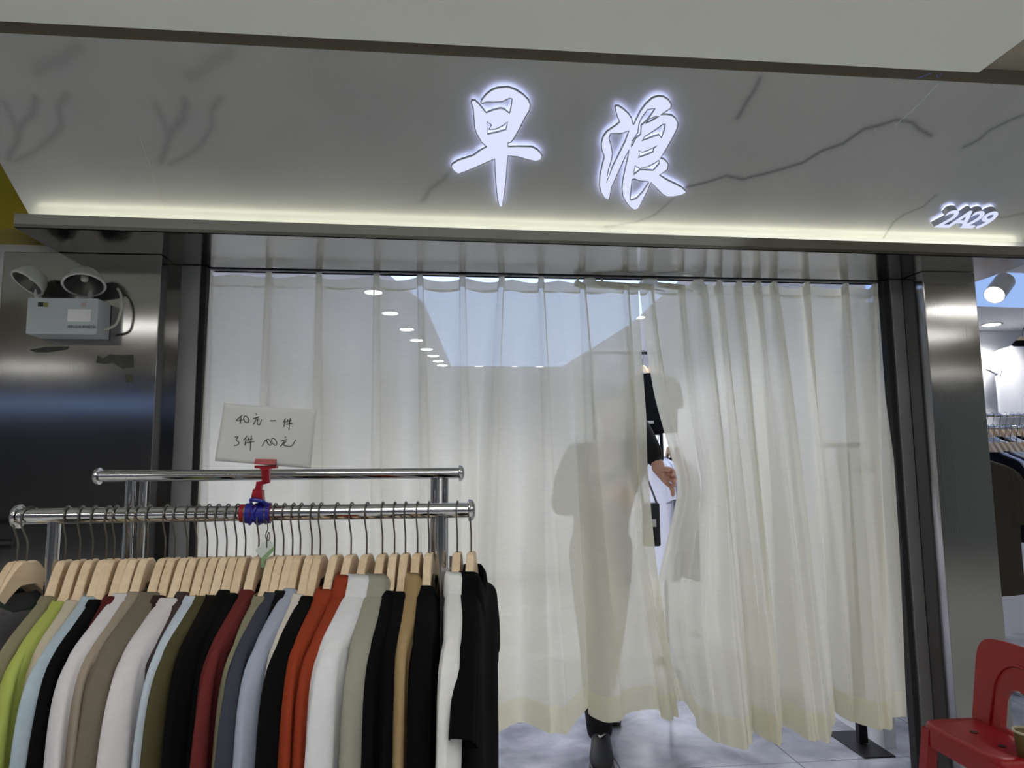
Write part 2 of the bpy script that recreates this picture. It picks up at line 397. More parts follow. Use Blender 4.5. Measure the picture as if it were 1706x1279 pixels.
# luminous blue ceiling field between two rows of downlights
qa = [at(706, 500, Z=IZ), at(752, 607, Z=IZ), at(938, 607, Z=IZ), at(1052, 535, Z=IZ)]
yb = qa[1].y
bm = B(); pts = [(-.42, 3.45, IZ-.004), (1.38, 3.45, IZ-.004), (qa[3].x, qa[3].y, IZ-.004), (qa[2].x, yb, IZ-.004), (qa[1].x, yb, IZ-.004), (qa[0].x, qa[0].y, IZ-.004)]
prism(bm, pts, (0, 0, -.012))
lp = obj('ceiling_light_panel', bm, M['panel']); tag(lp, 'pale blue luminous ceiling field inside the shop behind the curtain', 'ceiling light')
DL = [(650,521),(678,548),(694,566),(711,581),(722,592),(730,601),(737,608),(1017,551),(988,569),(971,582),(953,593),(798,608.5),(858,608.5),(900,609),(1062,528),(622,486),(1100,480)]
def downlight(p, label, group, r=.055, power=1.0):
    t = thing('downlight', label, 'downlight', p, 0, group)
    bm = B(); lathe(bm, [(r*1.0, -.004), (r*1.25, -.006), (r*1.25, 0), (r*1.0, 0)], Matrix()); obj('trim_ring', bm, M['whitegloss'], t, True)
    bm = B(); lathe(bm, [(0, -.006), (r, -.006), (r, -.002), (0, -.002)], Matrix()); obj('diffuser', bm, M['down'], t)
    ld = bpy.data.lights.new('lamp', 'SPOT'); ld.energy = DOWN*power; ld.spot_size = math.radians(150); ld.spot_blend = .6; ld.shadow_soft_size = r; ld.color = (1, .955, .86)
    lo = bpy.data.objects.new('lamp', ld); COL.objects.link(lo); lo.parent = t; lo.location = (0, 0, -.012)
    return t
ORD = ['first', 'second', 'third', 'fourth', 'fifth', 'sixth', 'seventh', 'eighth', 'ninth', 'tenth', 'eleventh', 'twelfth', 'thirteenth', 'fourteenth']
def rank(n): return ORD[n]
rows = {'left': [], 'right': [], 'back': []}
for x, y in DL:
    p = at(x, y, Z=IZ-.001)
    if p.x > 2.0 or p.y < 3.2: continue
    rows['left' if x < 745 else ('back' if y > 605 else 'right')].append(p)
for side, ps in rows.items():
    ps.sort(key=lambda q: q.x if side == 'back' else q.y)
    for i, p in enumerate(ps):
        lab = f'{rank(i)} downlight from the left in the back row, below the blue ceiling field' if side == 'back' else f'{rank(i)} downlight from the front in the {side} row beside the blue ceiling field'
        downlight(p, lab, f'downlights in the {side} row behind the curtain')
# ================================================================== corridor: luminaires and the shops opposite (they light and reflect)
def luminaire(x, y, lx, ly, label, z=CZ):
    t = thing('ceiling_light', label, 'ceiling light', (x, y, z), 0, 'corridor ceiling lights')
    bm = B()
    for a, b in (((-lx/2-.02, -ly/2-.02, -.03), (lx/2+.02, -ly/2, 0)), ((-lx/2-.02, ly/2, -.03), (lx/2+.02, ly/2+.02, 0)),
                 ((-lx/2-.02, -ly/2, -.03), (-lx/2, ly/2, 0)), ((lx/2, -ly/2, -.03), (lx/2+.02, ly/2, 0))): box(bm, a, b)
    obj('frame', bm, M['whitegloss'], t)
    bm = B(); box(bm, (-lx/2, -ly/2, -.018), (lx/2, ly/2, -.010)); obj('diffuser', bm, M['tube'], t)
for j, (y, row) in enumerate(((.12, 'nearest row'), (-1.0, 'middle row'), (-3.7, 'farthest row'))):
    for k, x in enumerate((-5.0, -2.6, -.2, 2.2, 4.6, 7.0)):
        luminaire(x, y, 1.2, .16, f'long corridor ceiling light, {rank(k)} from the left in the {row}')
bm = B(); box(bm, (-9, -7, 0), (9, -6.9, CZ)); struct('wall_opposite', bm, mat('opposite_shop_front', (128, 130, 136), 0.6, vary=.5, scale=1.5))
bm = B(); box(bm, (-8.5, -6.895, 2.33), (8.5, -6.84, 2.50)); o = obj('light_box', bm, emit('light_box_blue', (150, 180, 235), 1.3)); tag(o, 'pale blue light box across the shop front on the other side of the corridor', 'sign')
# ================================================================== sign letters on the marble board
def letter(name, outline, holes, org, sc, label, off=.021, depth=.008, lab_cat='sign letter'):
    pts = [on_fascia(org[0]+x*sc, org[1]+y*sc, off) for x, y in outline]
    c = sum(pts, Vector())/len(pts)
    ux = Vector((1, 0, 0)); R4 = Matrix((ux, fdir, -fn)).transposed()   # local x, up the slope, into the board
    R4 = Matrix((ux, fdir, ux.cross(fdir))).transposed(); inv = R4.inverted()
    loc = lambda poly: [tuple((inv @ (on_fascia(org[0]+x*sc, org[1]+y*sc, off)-c))[:2]) for x, y in poly]
    out, hs = loc(outline), [loc(hh) for hh in holes]
    t = thing(name, label, lab_cat, c, 0, 'lit letters of the shop sign'); t.rotation_euler = R4.to_euler()
    sgn = 1 if (R4 @ Vector((0, 0, 1))).dot(fn) > 0 else -1
    f = obj('face', polymesh(out, hs, .0015, 'BOTH'), M['signface'], t); f.location = (0, 0, sgn*-.0005)
    r = obj('return', polymesh(out, hs, depth/2, 'NONE'), M['trimcap'], t); r.location = (0, 0, -sgn*(depth/2-.0025))
    sm = r.modifiers.new('wall', 'SOLIDIFY'); sm.thickness = .0035; sm.offset = 0
    b = obj('backlight', polymesh(out, hs, .001, 'BOTH'), M['signback'], t); b.location = (0, 0, -sgn*depth)
    return t
ZAO = [(340,225),(345,205),(390,150),(440,110),(500,88),(590,82),(660,105),(730,150),(780,200),(798,245),(790,295),(745,370),(700,460),(650,550),(620,590),(588,600),(592,635),(700,632),(810,635),(860,660),(890,690),(905,715),(895,755),(850,770),(780,755),(680,725),(592,718),(582,800),(575,900),(560,1050),(540,1180),(524,1198),(508,1180),(490,1090),(478,950),(472,850),(470,745),(400,775),(300,820),(200,862),(130,887),(95,865),(65,825),(75,795),(130,760),(275,712),(330,670),(395,635),(345,590),(300,510),(280,450),(276,360),(270,280),(250,225),(258,205),(285,205),(320,235),(388,320),(450,295),(520,278),(555,285),(605,325),(620,270),(630,190),(605,185),(540,215),(450,222),(400,218),(350,232)]
ZAO_H = [[(395,400),(440,432),(415,475),(480,470),(540,440),(588,403),(572,475),(490,500),(402,518)]]
LANG = [(240,178),(265,182),(310,210),(360,255),(390,300),(402,350),(410,362),(435,310),(480,225),(530,160),(590,105),(640,88),(700,92),(745,120),(772,160),(770,200),(735,225),(690,255),(672,268),(720,262),(775,270),(815,300),(838,350),(825,410),(790,480),(740,570),(700,640),(668,688),(690,690),(715,705),(745,745),(735,795),(700,825),(660,850),(720,890),(800,930),(870,965),(915,1005),(915,1025),(870,1045),(800,1058),(730,1060),(690,1035),(640,985),(580,920),(570,935),(545,1000),(510,1070),(470,1150),(450,1180),(415,1188),(380,1165),(335,1110),(305,1050),(298,980),(305,900),(330,780),(355,670),(368,600),(330,670),(280,780),(230,890),(195,970),(180,1060),(165,1088),(130,1075),(95,1020),(80,950),(85,850),(105,760),(125,680),(120,650),(100,600),(98,540),(115,480),(150,430),(200,395),(250,360),(275,335),(255,290),(240,240),(230,195)]
LANG_H = [[(545,215),(618,205),(590,250),(545,310),(500,355),(485,365),(478,455),(425,500),(400,560),(385,575),(395,520),(450,440),(462,350),(490,290)],
          [(185,450),(290,448),(365,420),(330,520),(270,640),(210,760),(148,925),(165,800),(195,700),(205,640),(190,560),(170,490)],
          [(520,352),(555,310),(600,290),(660,278),(625,300),(570,330)],
          [(490,520),(520,475),(600,425),(690,360),(715,358),(708,410),(680,490),(655,460),(590,480)],
          [(455,680),(465,655),(460,610),(490,630),(560,605),(640,563),(605,590),(600,625),(530,655)],
          [(425,760),(470,785),(540,770),(610,735),(655,705),(660,735),(600,805),(540,800),(470,800),(430,830),(410,850),(415,810)],
          [(395,890),(420,885),(470,905),(550,912),(555,925),(500,1010),(440,1075),(385,1095),(375,1085),(385,980)]]
letter('sign_letter', ZAO, ZAO_H, (740, 130), .1798, 'glowing white brush style character 早 on the marble sign board, the left one')
letter('sign_letter', LANG, LANG_H, (985, 145), .17206, 'glowing white brush style character 浪 on the marble sign board, the right one')
# unit number
ux = Vector((1, 0, 0)); R3 = Matrix((ux, fdir, ux.cross(fdir))).transposed()
sg = 1 if (R3 @ Vector((0, 0, 1))).dot(fn) > 0 else -1
pa, pb = on_fascia(1556, 378, .042), on_fascia(1651, 382, .042); top = on_fascia(1645, 348, .042)
hgt = (top-pa).dot(fdir); wid = (pb-pa).x
chars = [('2', 0.0), ('A', .235), ('2', .50), ('9', .745)]
for k, (ch, fx) in enumerate(chars):
    c = pa + Vector((fx*wid*.88, 0, 0)) + fdir*0.0
    t = thing('sign_numeral', ('glowing numeral 2 at the start of 2A29, before the letter A', 'glowing letter A in the unit number 2A29', 'glowing numeral 2 between the A and the 9 in 2A29', 'glowing numeral 9 at the end of 2A29')[k], 'sign letter', c, 0, 'unit number 2A29')
    t.rotation_euler = R3.to_euler()
    sz = hgt/.80
    me = textmesh(ch, sz, .001, .2, .0016, 'LEFT'); f = obj('face', me, M['signface'], t); f.location = (0, 0, 0)
    me = textmesh(ch, sz, .015, .2, .0020, 'LEFT'); f = obj('return', me, M['trimcap'], t); f.location = (0, 0, -sg*.0165)
    me = textmesh(ch, sz, .0008, .2, .0020, 'LEFT'); f = obj('backlight', me, M['signback'], t); f.location = (0, 0, -sg*.0345)
# loose threads stuck to the board
def thread(px, name, label, m, r=.0009, off=.012):
    bm = B(); tube(bm, [on_fascia(x, y, off) for x, y in px], r, 6); o = obj(name, bm, m); tag(o, label, 'thread'); return o
M['thread'] = mat('white_thread', (225, 228, 250), .5); M['thread2'] = mat('pale_thread', (190, 188, 176), .5)
thread([(1491,210),(1502,199),(1522,182),(1538,167),(1552,151),(1564,139)], 'thread', 'white thread stuck diagonally to the upper right of the marble board', M['thread'], .0011)
thread([(232,228),(240,249),(252,282),(264,320),(277,350)], 'thread', 'thin pale thread hanging over the left end of the marble board', M['thread2'])
thread([(503,84),(512,104),(522,128)], 'thread', 'short pale thread near the top of the marble board', M['thread2'], .0007)
M['thread3'] = mat('blue_lit_thread', (96, 130, 235), .5)  # blue light falling on these bits is put into their colour
thread([(1528,131),(1538,127),(1551,122)], 'thread', 'short thread painted as lit blue on the steel band above the diagonal white thread', M['thread3'], .0011, .03)
thread([(1560,124),(1562,130),(1569,123)], 'thread', 'tiny curled thread painted as lit blue at the top end of the white thread', M['thread3'], .0009, .03)
thread([(1457,213),(1463,222)], 'thread', 'tiny pale thread left of the diagonal white thread', M['thread2'])
# ================================================================== emergency lamp on the left column
LY = 2.655
p0, p1 = at(42, 556, Y=LY), at(164, 497, Y=LY); p2 = at(40, 497, Y=LY)
cx, cz = (p0.x+p1.x)/2, (p0.z+p1.z)/2; hw, hh = (p1.x-p0.x)/2, (p1.z-p0.z)/2
t = thing('emergency_lamp', 'pale grey twin head emergency lamp on the left steel column', 'emergency light', (cx, COLY, cz))
dY = LY-COLY
bm = B(); box(bm, (-hw, dY, -hh), (hw, -.003, hh), bevel=.003); obj('case', bm, M['lampbox'], t)
bm = B(); box(bm, (.16*hw, dY-.0015, -.30*hh), (.82*hw, dY-.0002, .38*hh)); obj('bright_label', bm, mat('glossy_label', (238, 240, 244), .15), t)['label'] = 'glossy white label'
for a, b, cc, nm in (((-.70, .50, -.55, .74), (40, 40, 36), 0, 'dark_sticker'), ((-.52, .48, -.41, .72), (150, 150, 60), 0, 'yellow_sticker'), ((.52, .52, .66, .76), (196, 176, 176), 0, 'pink_sticker')):
    bm = B(); box(bm, (a[0]*hw, dY-.001, a[1]*hh), (a[2]*hw, dY-.0002, a[3]*hh)); obj(nm, bm, mat(nm, b, .4), t)
me = textmesh('消防应急照明灯具', .0125, .0003, 0, 0, 'LEFT'); o = obj('lettering', me, mat('grey_print', (70, 76, 88), .5), t)
o.location = (.16*hw, dY-.0006, -.66*hh); o.rotation_euler = (PI/2, 0, 0)
for nm, (ex, ey), nrm, R, sw in (('lamp_head', (47, 470), (-.40, -.42, -.82), .060, 1), ('lamp_head', (140, 473), (.16, -.36, -.92), .070, -1)):
    c = at(ex, ey, Y=2.66) - Vector((cx, COLY, cz)); mt = Matrix.Translation(c) @ frame_to(nrm)
    bm = B(); lathe(bm, [(R*.35, -.055), (R*.62, -.048), (R*.88, -.025), (R, 0), (R*1.03, .004), (R*1.0, .008), (R*.90, .006)], mt); hd = obj(nm, bm, M['lampwhite'], t, True)
    bm = B(); lathe(bm, [(R*.91, .005), (R*.7, -.012), (R*.35, -.03), (.012, -.036), (0.0, -.036)], mt); obj('reflector', bm, M['lens'], hd, True)
    bm = B(); lathe(bm, [(0, -.036), (.012, -.034), (.013, -.018), (.006, -.012), (0, -.012)], mt); obj('bulb', bm, M['lampwhite'], hd, True)
    nv = Vector(nrm).normalized(); dv = Vector((0, 1, 0)); dv = (dv-nv*dv.dot(nv)).normalized(); q = c + dv*R*.8 - nv*.02; tube(bm := B(), [q-nv*.01, q.lerp(Vector((c.x*.9, q.y, hh)), .5), Vector((c.x*.88, q.y, hh-.004))], .011, 12); obj('bracket', bm, M['lampwhite'], hd, True)
bm = B()
pts = [(at(196, 481, Y=COLY-.012)), at(201, 490, Y=2.72), at(202, 512, Y=2.705), at(196, 535, Y=2.70), at(188, 544, Y=2.70)]
tube(bm, spline([p-Vector((cx, COLY, cz)) for p in pts]+[(hw-.003, -.055, -hh*.62)], 24), .0048, 10); obj('power_cable', bm, mat('white_cable', (205, 203, 196), .5), t, True)
# torn sticker scraps on the column
def scrap(px, label, rgb):
    bm = B(); pts = [at(x, y, Y=COLY-.0002) for x, y in px]; prism(bm, pts, (0, -.0012, 0)); o = obj('sticker_scrap', bm, mat('scrap', rgb, .7, vary=.5, scale=60)); tag(o, label, 'sticker scrap'); return o
scrap([(50,583),(75,578),(116,577),(112,582),(80,587),(60,587)], 'thin grey torn tape scrap under the emergency lamp', (66, 66, 66))
scrap([(163,592),(172,597),(184,590),(200,592),(222,591),(223,612),(205,614),(196,609),(188,604),(180,606),(170,606),(160,604)], 'torn dark grey sticker scrap at the right edge of the steel column', (74, 74, 66))
scrap([(208,624),(220,624),(220,636),(212,637)], 'small brownish sticker scrap below the torn dark sticker', (78, 76, 62))
# ================================================================== clothes rack
RY, RZ, RR = 1.60, 1.226, .0165
BY, BZ, BR = 2.00, 1.305, .0150
fx0, fx1, bx0, bx1 = -.872, .070, -.898, .060
t = thing('clothes_rack', 'chrome double rail clothes rack full of shirts in front of the curtain', 'clothes rack', ((fx0+fx1)/2, (RY+BY)/2, 0))
rk = t; off = Vector(t.location)
def rpart(name, fnc, m, smooth=True, parent=None):
    bm = B(); fnc(bm); o = obj(name, bm, m, parent or rk, smooth)
    if not parent or parent: o.data.transform(Matrix.Translation(-off))
    return o
def shade_auto(o, ang=40):
    for p in o.data.polygons: p.use_smooth = True
    m = o.modifiers.new('edge', 'EDGE_SPLIT'); m.split_angle = math.radians(ang)
for x0, x1, Y, Z, R in ((fx0, fx1, RY, RZ, RR), (bx0, bx1, BY, BZ, BR)):
    rail = rpart('rail', lambda bm: tube(bm, [(x0, Y, Z), (x1, Y, Z)], R, 28), M['chrome'], False); shade_auto(rail)
    for xx, s in ((x0, -1), (x1, 1)):
        c = rpart('end_cap', lambda bm: lathe(bm, [(0, .012), (R*.8, .011), (R*1.35, .006), (R*1.5, .0), (R*1.5, -.004), (R*1.0, -.006)][::-1], Matrix.Translation((xx, Y, Z)) @ frame_to((s, 0, 0)), 28), M['chrome'], True, rail); shade_auto(c)
for xx, nm in ((-.80, 'l'), (.005, 'r')):
    for Y, Z, R in ((RY, RZ, .0125), (BY, BZ, .0125)):
        x = xx + (.0 if Y == RY else -.015)
        z1 = Z-.012
        p = rpart('upright', lambda bm: tube(bm, [(x, Y+.0, .36), (x, Y, z1)], R, 20), M['chrome'], False); shade_auto(p)
        q = rpart('sleeve_tube', lambda bm: tube(bm, [(x+.028, Y+.012, .12), (x+.028, Y+.012, Z-.10 if Y == RY else Z-.015)], .0095, 16), M['chrome'], False, p); shade_auto(q)
        k = rpart('pin', lambda bm: tube(bm, [(x+.028, Y-.004, Z-.115), (x+.028, Y-.022, Z-.115)], .003, 8), M['chrome'], True, p)
    f = rpart('base_tube', lambda bm: tube(bm, [(xx, RY-.03, .10), (xx, BY+.03, .10)], .015, 16), M['chrome'], False); shade_auto(f)
    for Y in (RY, BY):
        rpart('post_foot', lambda bm: tube(bm, [(xx + (0 if Y == RY else -.015), Y, .10), (xx+(0 if Y == RY else -.015), Y, .40)], .015, 16), M['chrome'])
        rpart('caster', lambda bm: lathe(bm, [(0, -.012), (.035, -.012), (.04, 0), (.035, .012), (0, .012)], Matrix.Translation((xx, Y, .04)) @ frame_to((1, 0, 0))), M['black'])
        rpart('caster_fork', lambda bm: tube(bm, [(xx, Y, .06), (xx, Y, .095)], .008, 8), M['chrome'])
rpart('crossbar', lambda bm: tube(bm, [(-.80, 1.8, .10), (.005, 1.8, .10)], .012, 16), M['chrome'])
# ------------------------------------------------------------------ hangers
def hook_mesh():
    bm = B(); r = RR+.0035; pts = []
    for k in range(15):
        a = math.radians(205-k*15.5); pts.append((math.cos(a)*r, 0, math.sin(a)*r))
    pts += [(r*.94, 0, -.016), (.010, 0, -.034), (.003, 0, -.046), (0, 0, -.058), (0, 0, -.096)]
    tube(bm, pts, .00185, 8)
    return bm
def wood_mesh():
    bm = B()
    prof = [(0, -.091, -.140, .0085), (.016, -.091, -.140, .0085), (.024, -.096, -.146, .0085), (.042, -.116, -.162, .0085), (.066, -.150, -.188, .009), (.095, -.171, -.205, .010), (.135, -.189, -.220, .011), (.18, -.206, -.232, .012), (.205, -.216, -.238, .012), (.213, -.222, -.234, .008)]
    full = [(-x, a, b, t) for x, a, b, t in prof[:0:-1]] + prof
    rings = []
    for x, a, b, t in full:
        yo = .016*(abs(x)/.21)**2; c = .0025
        rings.append([(x, yo-t, b+c), (x, yo-t, a-c), (x, yo-t+c, a), (x, yo+t-c, a), (x, yo+t, a-c), (x, yo+t, b+c), (x, yo+t-c, b), (x, yo-t+c, b)])
    loft(bm, rings, True, True, True); bmesh.ops.recalc_face_normals(bm, faces=bm.faces)
    return bm
HK = WD = None
def hanger(loc, ang, label, group, sc=1.0):
    global HK, WD
    t = thing('wooden_hanger', label, 'hanger', loc, ang, group)
    if HK is None:
        a = obj('hook', hook_mesh(), M['wire'], t, True); b = obj('shoulder_bar', wood_mesh(), M['wood'], t); HK, WD = a.data, b.data
    else:
        obj('hook', HK.copy() if False else HK, M['wire'], t); o = bpy.data.objects.new('shoulder_bar', WD); COL.objects.link(o); o.parent = t
    if sc != 1: t.scale = (sc,)*3
    return t
# ------------------------------------------------------------------ garments
FAB = {}
def fabric(rgb):
    if rgb not in FAB: FAB[rgb] = mat('cotton_%d_%d_%d' % rgb, rgb if max(rgb) > 45 else tuple(v*.5 for v in rgb), .95, vary=.07, scale=60, bump=.25, bscale=700, spec=.12)
    return FAB[rgb]
def se(a, p): return math.copysign(abs(a)**p, a)
def garment(loc, ang, rgb, label, group, cat='t-shirt', name='t_shirt', kind='tee', width=1.0, sleeve=.50, length=.72, seed=0, thick=1.0, cuff=False, trim=None):
    trimm = fabric(trim) if trim else None
    rnd = random.Random(seed); m = fabric(rgb); N = 44
    t = thing(name, label, cat, loc, ang, group)
    ph = [rnd.uniform(0, 6.3) for _ in range(6)]; k1 = rnd.uniform(26, 40); W = width
    def ring(z, w, h, fold, yo=0, dip=0):
        out = []
        for k in range(N):
            a = 2*PI*k/N; ca, sa = math.cos(a), math.sin(a)
            x = w*se(ca, .5); y = h*se(sa, .5)
            y += fold*(math.sin(k1*x+ph[0]+z*5)*.6+math.sin(k1*.45*x+ph[1])*.7)
            out.append((x, y+yo+.016*(min(abs(x), .21)/.21)**2, z-(dip*(1-abs(x)/max(w, 1e-6))**1 if sa > 0 else 0)))
        return out
    th = thick
    if kind == 'trousers':
        R = [ring(-.168, .13*W, .016*th, .001), ring(-.20, .14*W, .017*th, .002), ring(-.205, .138*W, .014*th, .002), ring(-.232, .142*W, .017*th, .003), ring(-.24, .14*W, .014*th, .003), ring(-.28, .165*W, .019*th, .005), ring(-.36, .185*W, .020*th, .006), ring(-.60, .19*W, .020*th, .006), ring(-.95, .16*W, .02*th, .005)]
        bm = B(); loft(bm, R, True, False, False); o = obj('legs', bm, m, t, True)
        md = o.modifiers.new('sub', 'SUBSURF'); md.levels = md.render_levels = 1
        bm = B(); loft(bm, [ring(-.166, .131*W, .017*th, .002), ring(-.170, .134*W, .0185*th, .002), ring(-.185, .136*W, .0195*th, .002), ring(-.2, .138*W, .0185*th, .002)]); obj('waistband', bm, m, t, True)
        return t
    nw = rnd.uniform(.066, .104); SL = ((0, -.140), (.066, -.152), (.076, -.155), (.10, -.163), (.145, -.176), (.20, -.190), (.25, -.207))
    def zs(x):
        for (a, za), (b, zb) in zip(SL, SL[1:]):
            if x <= b: return za+(zb-za)*(x-a)/(b-a)
        return -.207
    if kind in ('shirt', 'polo', 'band'): nw = .076
    nz = zs(nw)
    R = [ring(nz, nw, .0150*th, 0, 0, .05), ring(zs(nw+.024), nw+.024, .0165*th, 0, 0, .03), ring(-.176, .145*W, .017*th, .0006, 0, .012), ring(-.190, .20*W, .018*th, .001), ring(-.207, .25*W, .019*th, .0015), ring(-.232, .280*W, .0185*th, .003), ring(-.262, .292*W, .0165*th, .0045), ring(-.33, .285*W, .015*th, .006), ring(-.45, .275*W, .016*th, .008), ring(-.60, .272*W, .018*th, .009), ring(-length-.0, .275*W, .019*th, .008)]
    bm = B(); loft(bm, R); o = obj('body', bm, m, t, True)
    md = o.modifiers.new('sub', 'SUBSURF'); md.levels = md.render_levels = 1
    # collar
    bm = B()
    if kind in ('polo', 'shirt'):
        loft(bm, [ring(-.160, .082, .0165*th, 0, 0, .045), ring(-.136, .066, .0150*th, 0, 0, .050), ring(-.124, .063, .0165*th, 0, 0, .050), ring(-.134, .074, .0205*th, 0, 0, .052), ring(-.170, .108, .0215*th, 0, 0, .058), ring(-.174, .109, .0195*th, 0, 0, .058)])
    elif kind == 'band':
        loft(bm, [ring(-.158, .082, .016*th, 0, 0, .05), ring(-.150, .080, .0165*th, .001, 0, .05), ring(-.152, .092, .0205*th, .0015, 0, .05), ring(-.176, .135, .0225*th, .0015, 0, .045), ring(-.180, .136, .0200*th, .001, 0, .045), ring(-.184, .142, .0225*th, .0015, 0, .04), ring(-.198, .172, .0215*th, .0015, 0, .03), ring(-.200, .172, .018*th, 0, 0, .03)])
    else:
        loft(bm, [ring(nz, nw, .0155*th, 0, 0, .05), ring(nz+.005, nw-.003, .0150*th, 0, 0, .05), ring(nz+.004, nw+.001, .0175*th, 0, 0, .05), ring(zs(nw+.018)+.001, nw+.018, .0185*th, 0, 0, .047), ring(zs(nw+.022)+.001, nw+.022, .0165*th, 0, 0, .046)])
    obj('collar', bm, trimm or m, t, True)
    # sleeves
    for s in (1, -1):
        edge = [(.195*W, -.1895), (.235*W, -.203), (.270*W, -.219), (.298*W, -.243), (.315*W, -.282), (.326*W, -.335), (.335*W, -.40)]
        if kind == 'polo': edge = edge[:3] + [(.302*W, -.245), (.328*W, -.278), (.352*W, -.318), (.368*W, -.350)]
        q = -.40; x = .335*W
        while kind != 'polo' and q > -(.23+sleeve)+.001:
            q = max(q-.08, -(.23+sleeve)); x += .008; edge.append((x, q))
        half = [.016, .028, .042, .054, .062, .068] + [.072+.004*i for i in range(len(edge)-6)]
        if cuff: half = [.016, .026, .036, .045, .052, .055] + [max(.036, .055-.005*i) for i in range(len(edge)-6)]
        tky = [.012, .0165, .019, .020, .020, .020] + [.020]*(len(edge)-6)
        path = []
        for i, (ex, ez) in enumerate(edge):
            a_, b_ = edge[min(i+1, len(edge)-1)], edge[max(i-1, 0)]
            d_ = Vector((a_[0]-b_[0], 0, a_[1]-b_[1])).normalized()
            path.append((ex+d_.z*half[i], ez-d_.x*half[i]))
        rings = []
        for i, (px_, pz) in enumerate(path):
            a = path[min(i+1, len(path)-1)]; b = path[max(i-1, 0)]
            a, b = edge[min(i+1, len(path)-1)], edge[max(i-1, 0)]; d = Vector((a[0]-b[0], 0, a[1]-b[1])).normalized(); nx = Vector((-d.z, 0, d.x))
            fo = .0065*min(1, i/4); seam = .95 if i == 6 else 1.0
            rr = []
            for k in range(24):
                an = 2*PI*k/24
                v = Vector((px_, .016, pz)) + nx*(half[i]*seam*math.cos(an)) + Vector((0, 1, 0))*(tky[i]*th*.85*seam*se(math.sin(an), .75) + fo*math.sin(5*math.cos(an)*2+ph[2]+s+i*.35))
                rr.append((v.x*s, v.y, v.z))
            rings.append(rr)
        bm = B(); loft(bm, rings, True, True, False); bmesh.ops.recalc_face_normals(bm, faces=bm.faces)
        sl = obj('sleeve', bm, m, t, True); md = sl.modifiers.new('sub', 'SUBSURF'); md.levels = md.render_levels = 1
        if cuff:
            px_, pz = path[-1]; bm = B(); rr = []
            for dz, g in ((.02, 1.0), (.018, 1.12), (-.022, 1.12), (-.024, 1.0)):
                rr.append([((px_+half[-1]*g*math.cos(2*PI*k/20))*s, .016+.021*g*math.sin(2*PI*k/20), pz+dz) for k in range(20)])
            loft(bm, rr); obj('cuff', bm, m, sl, True)
    return t
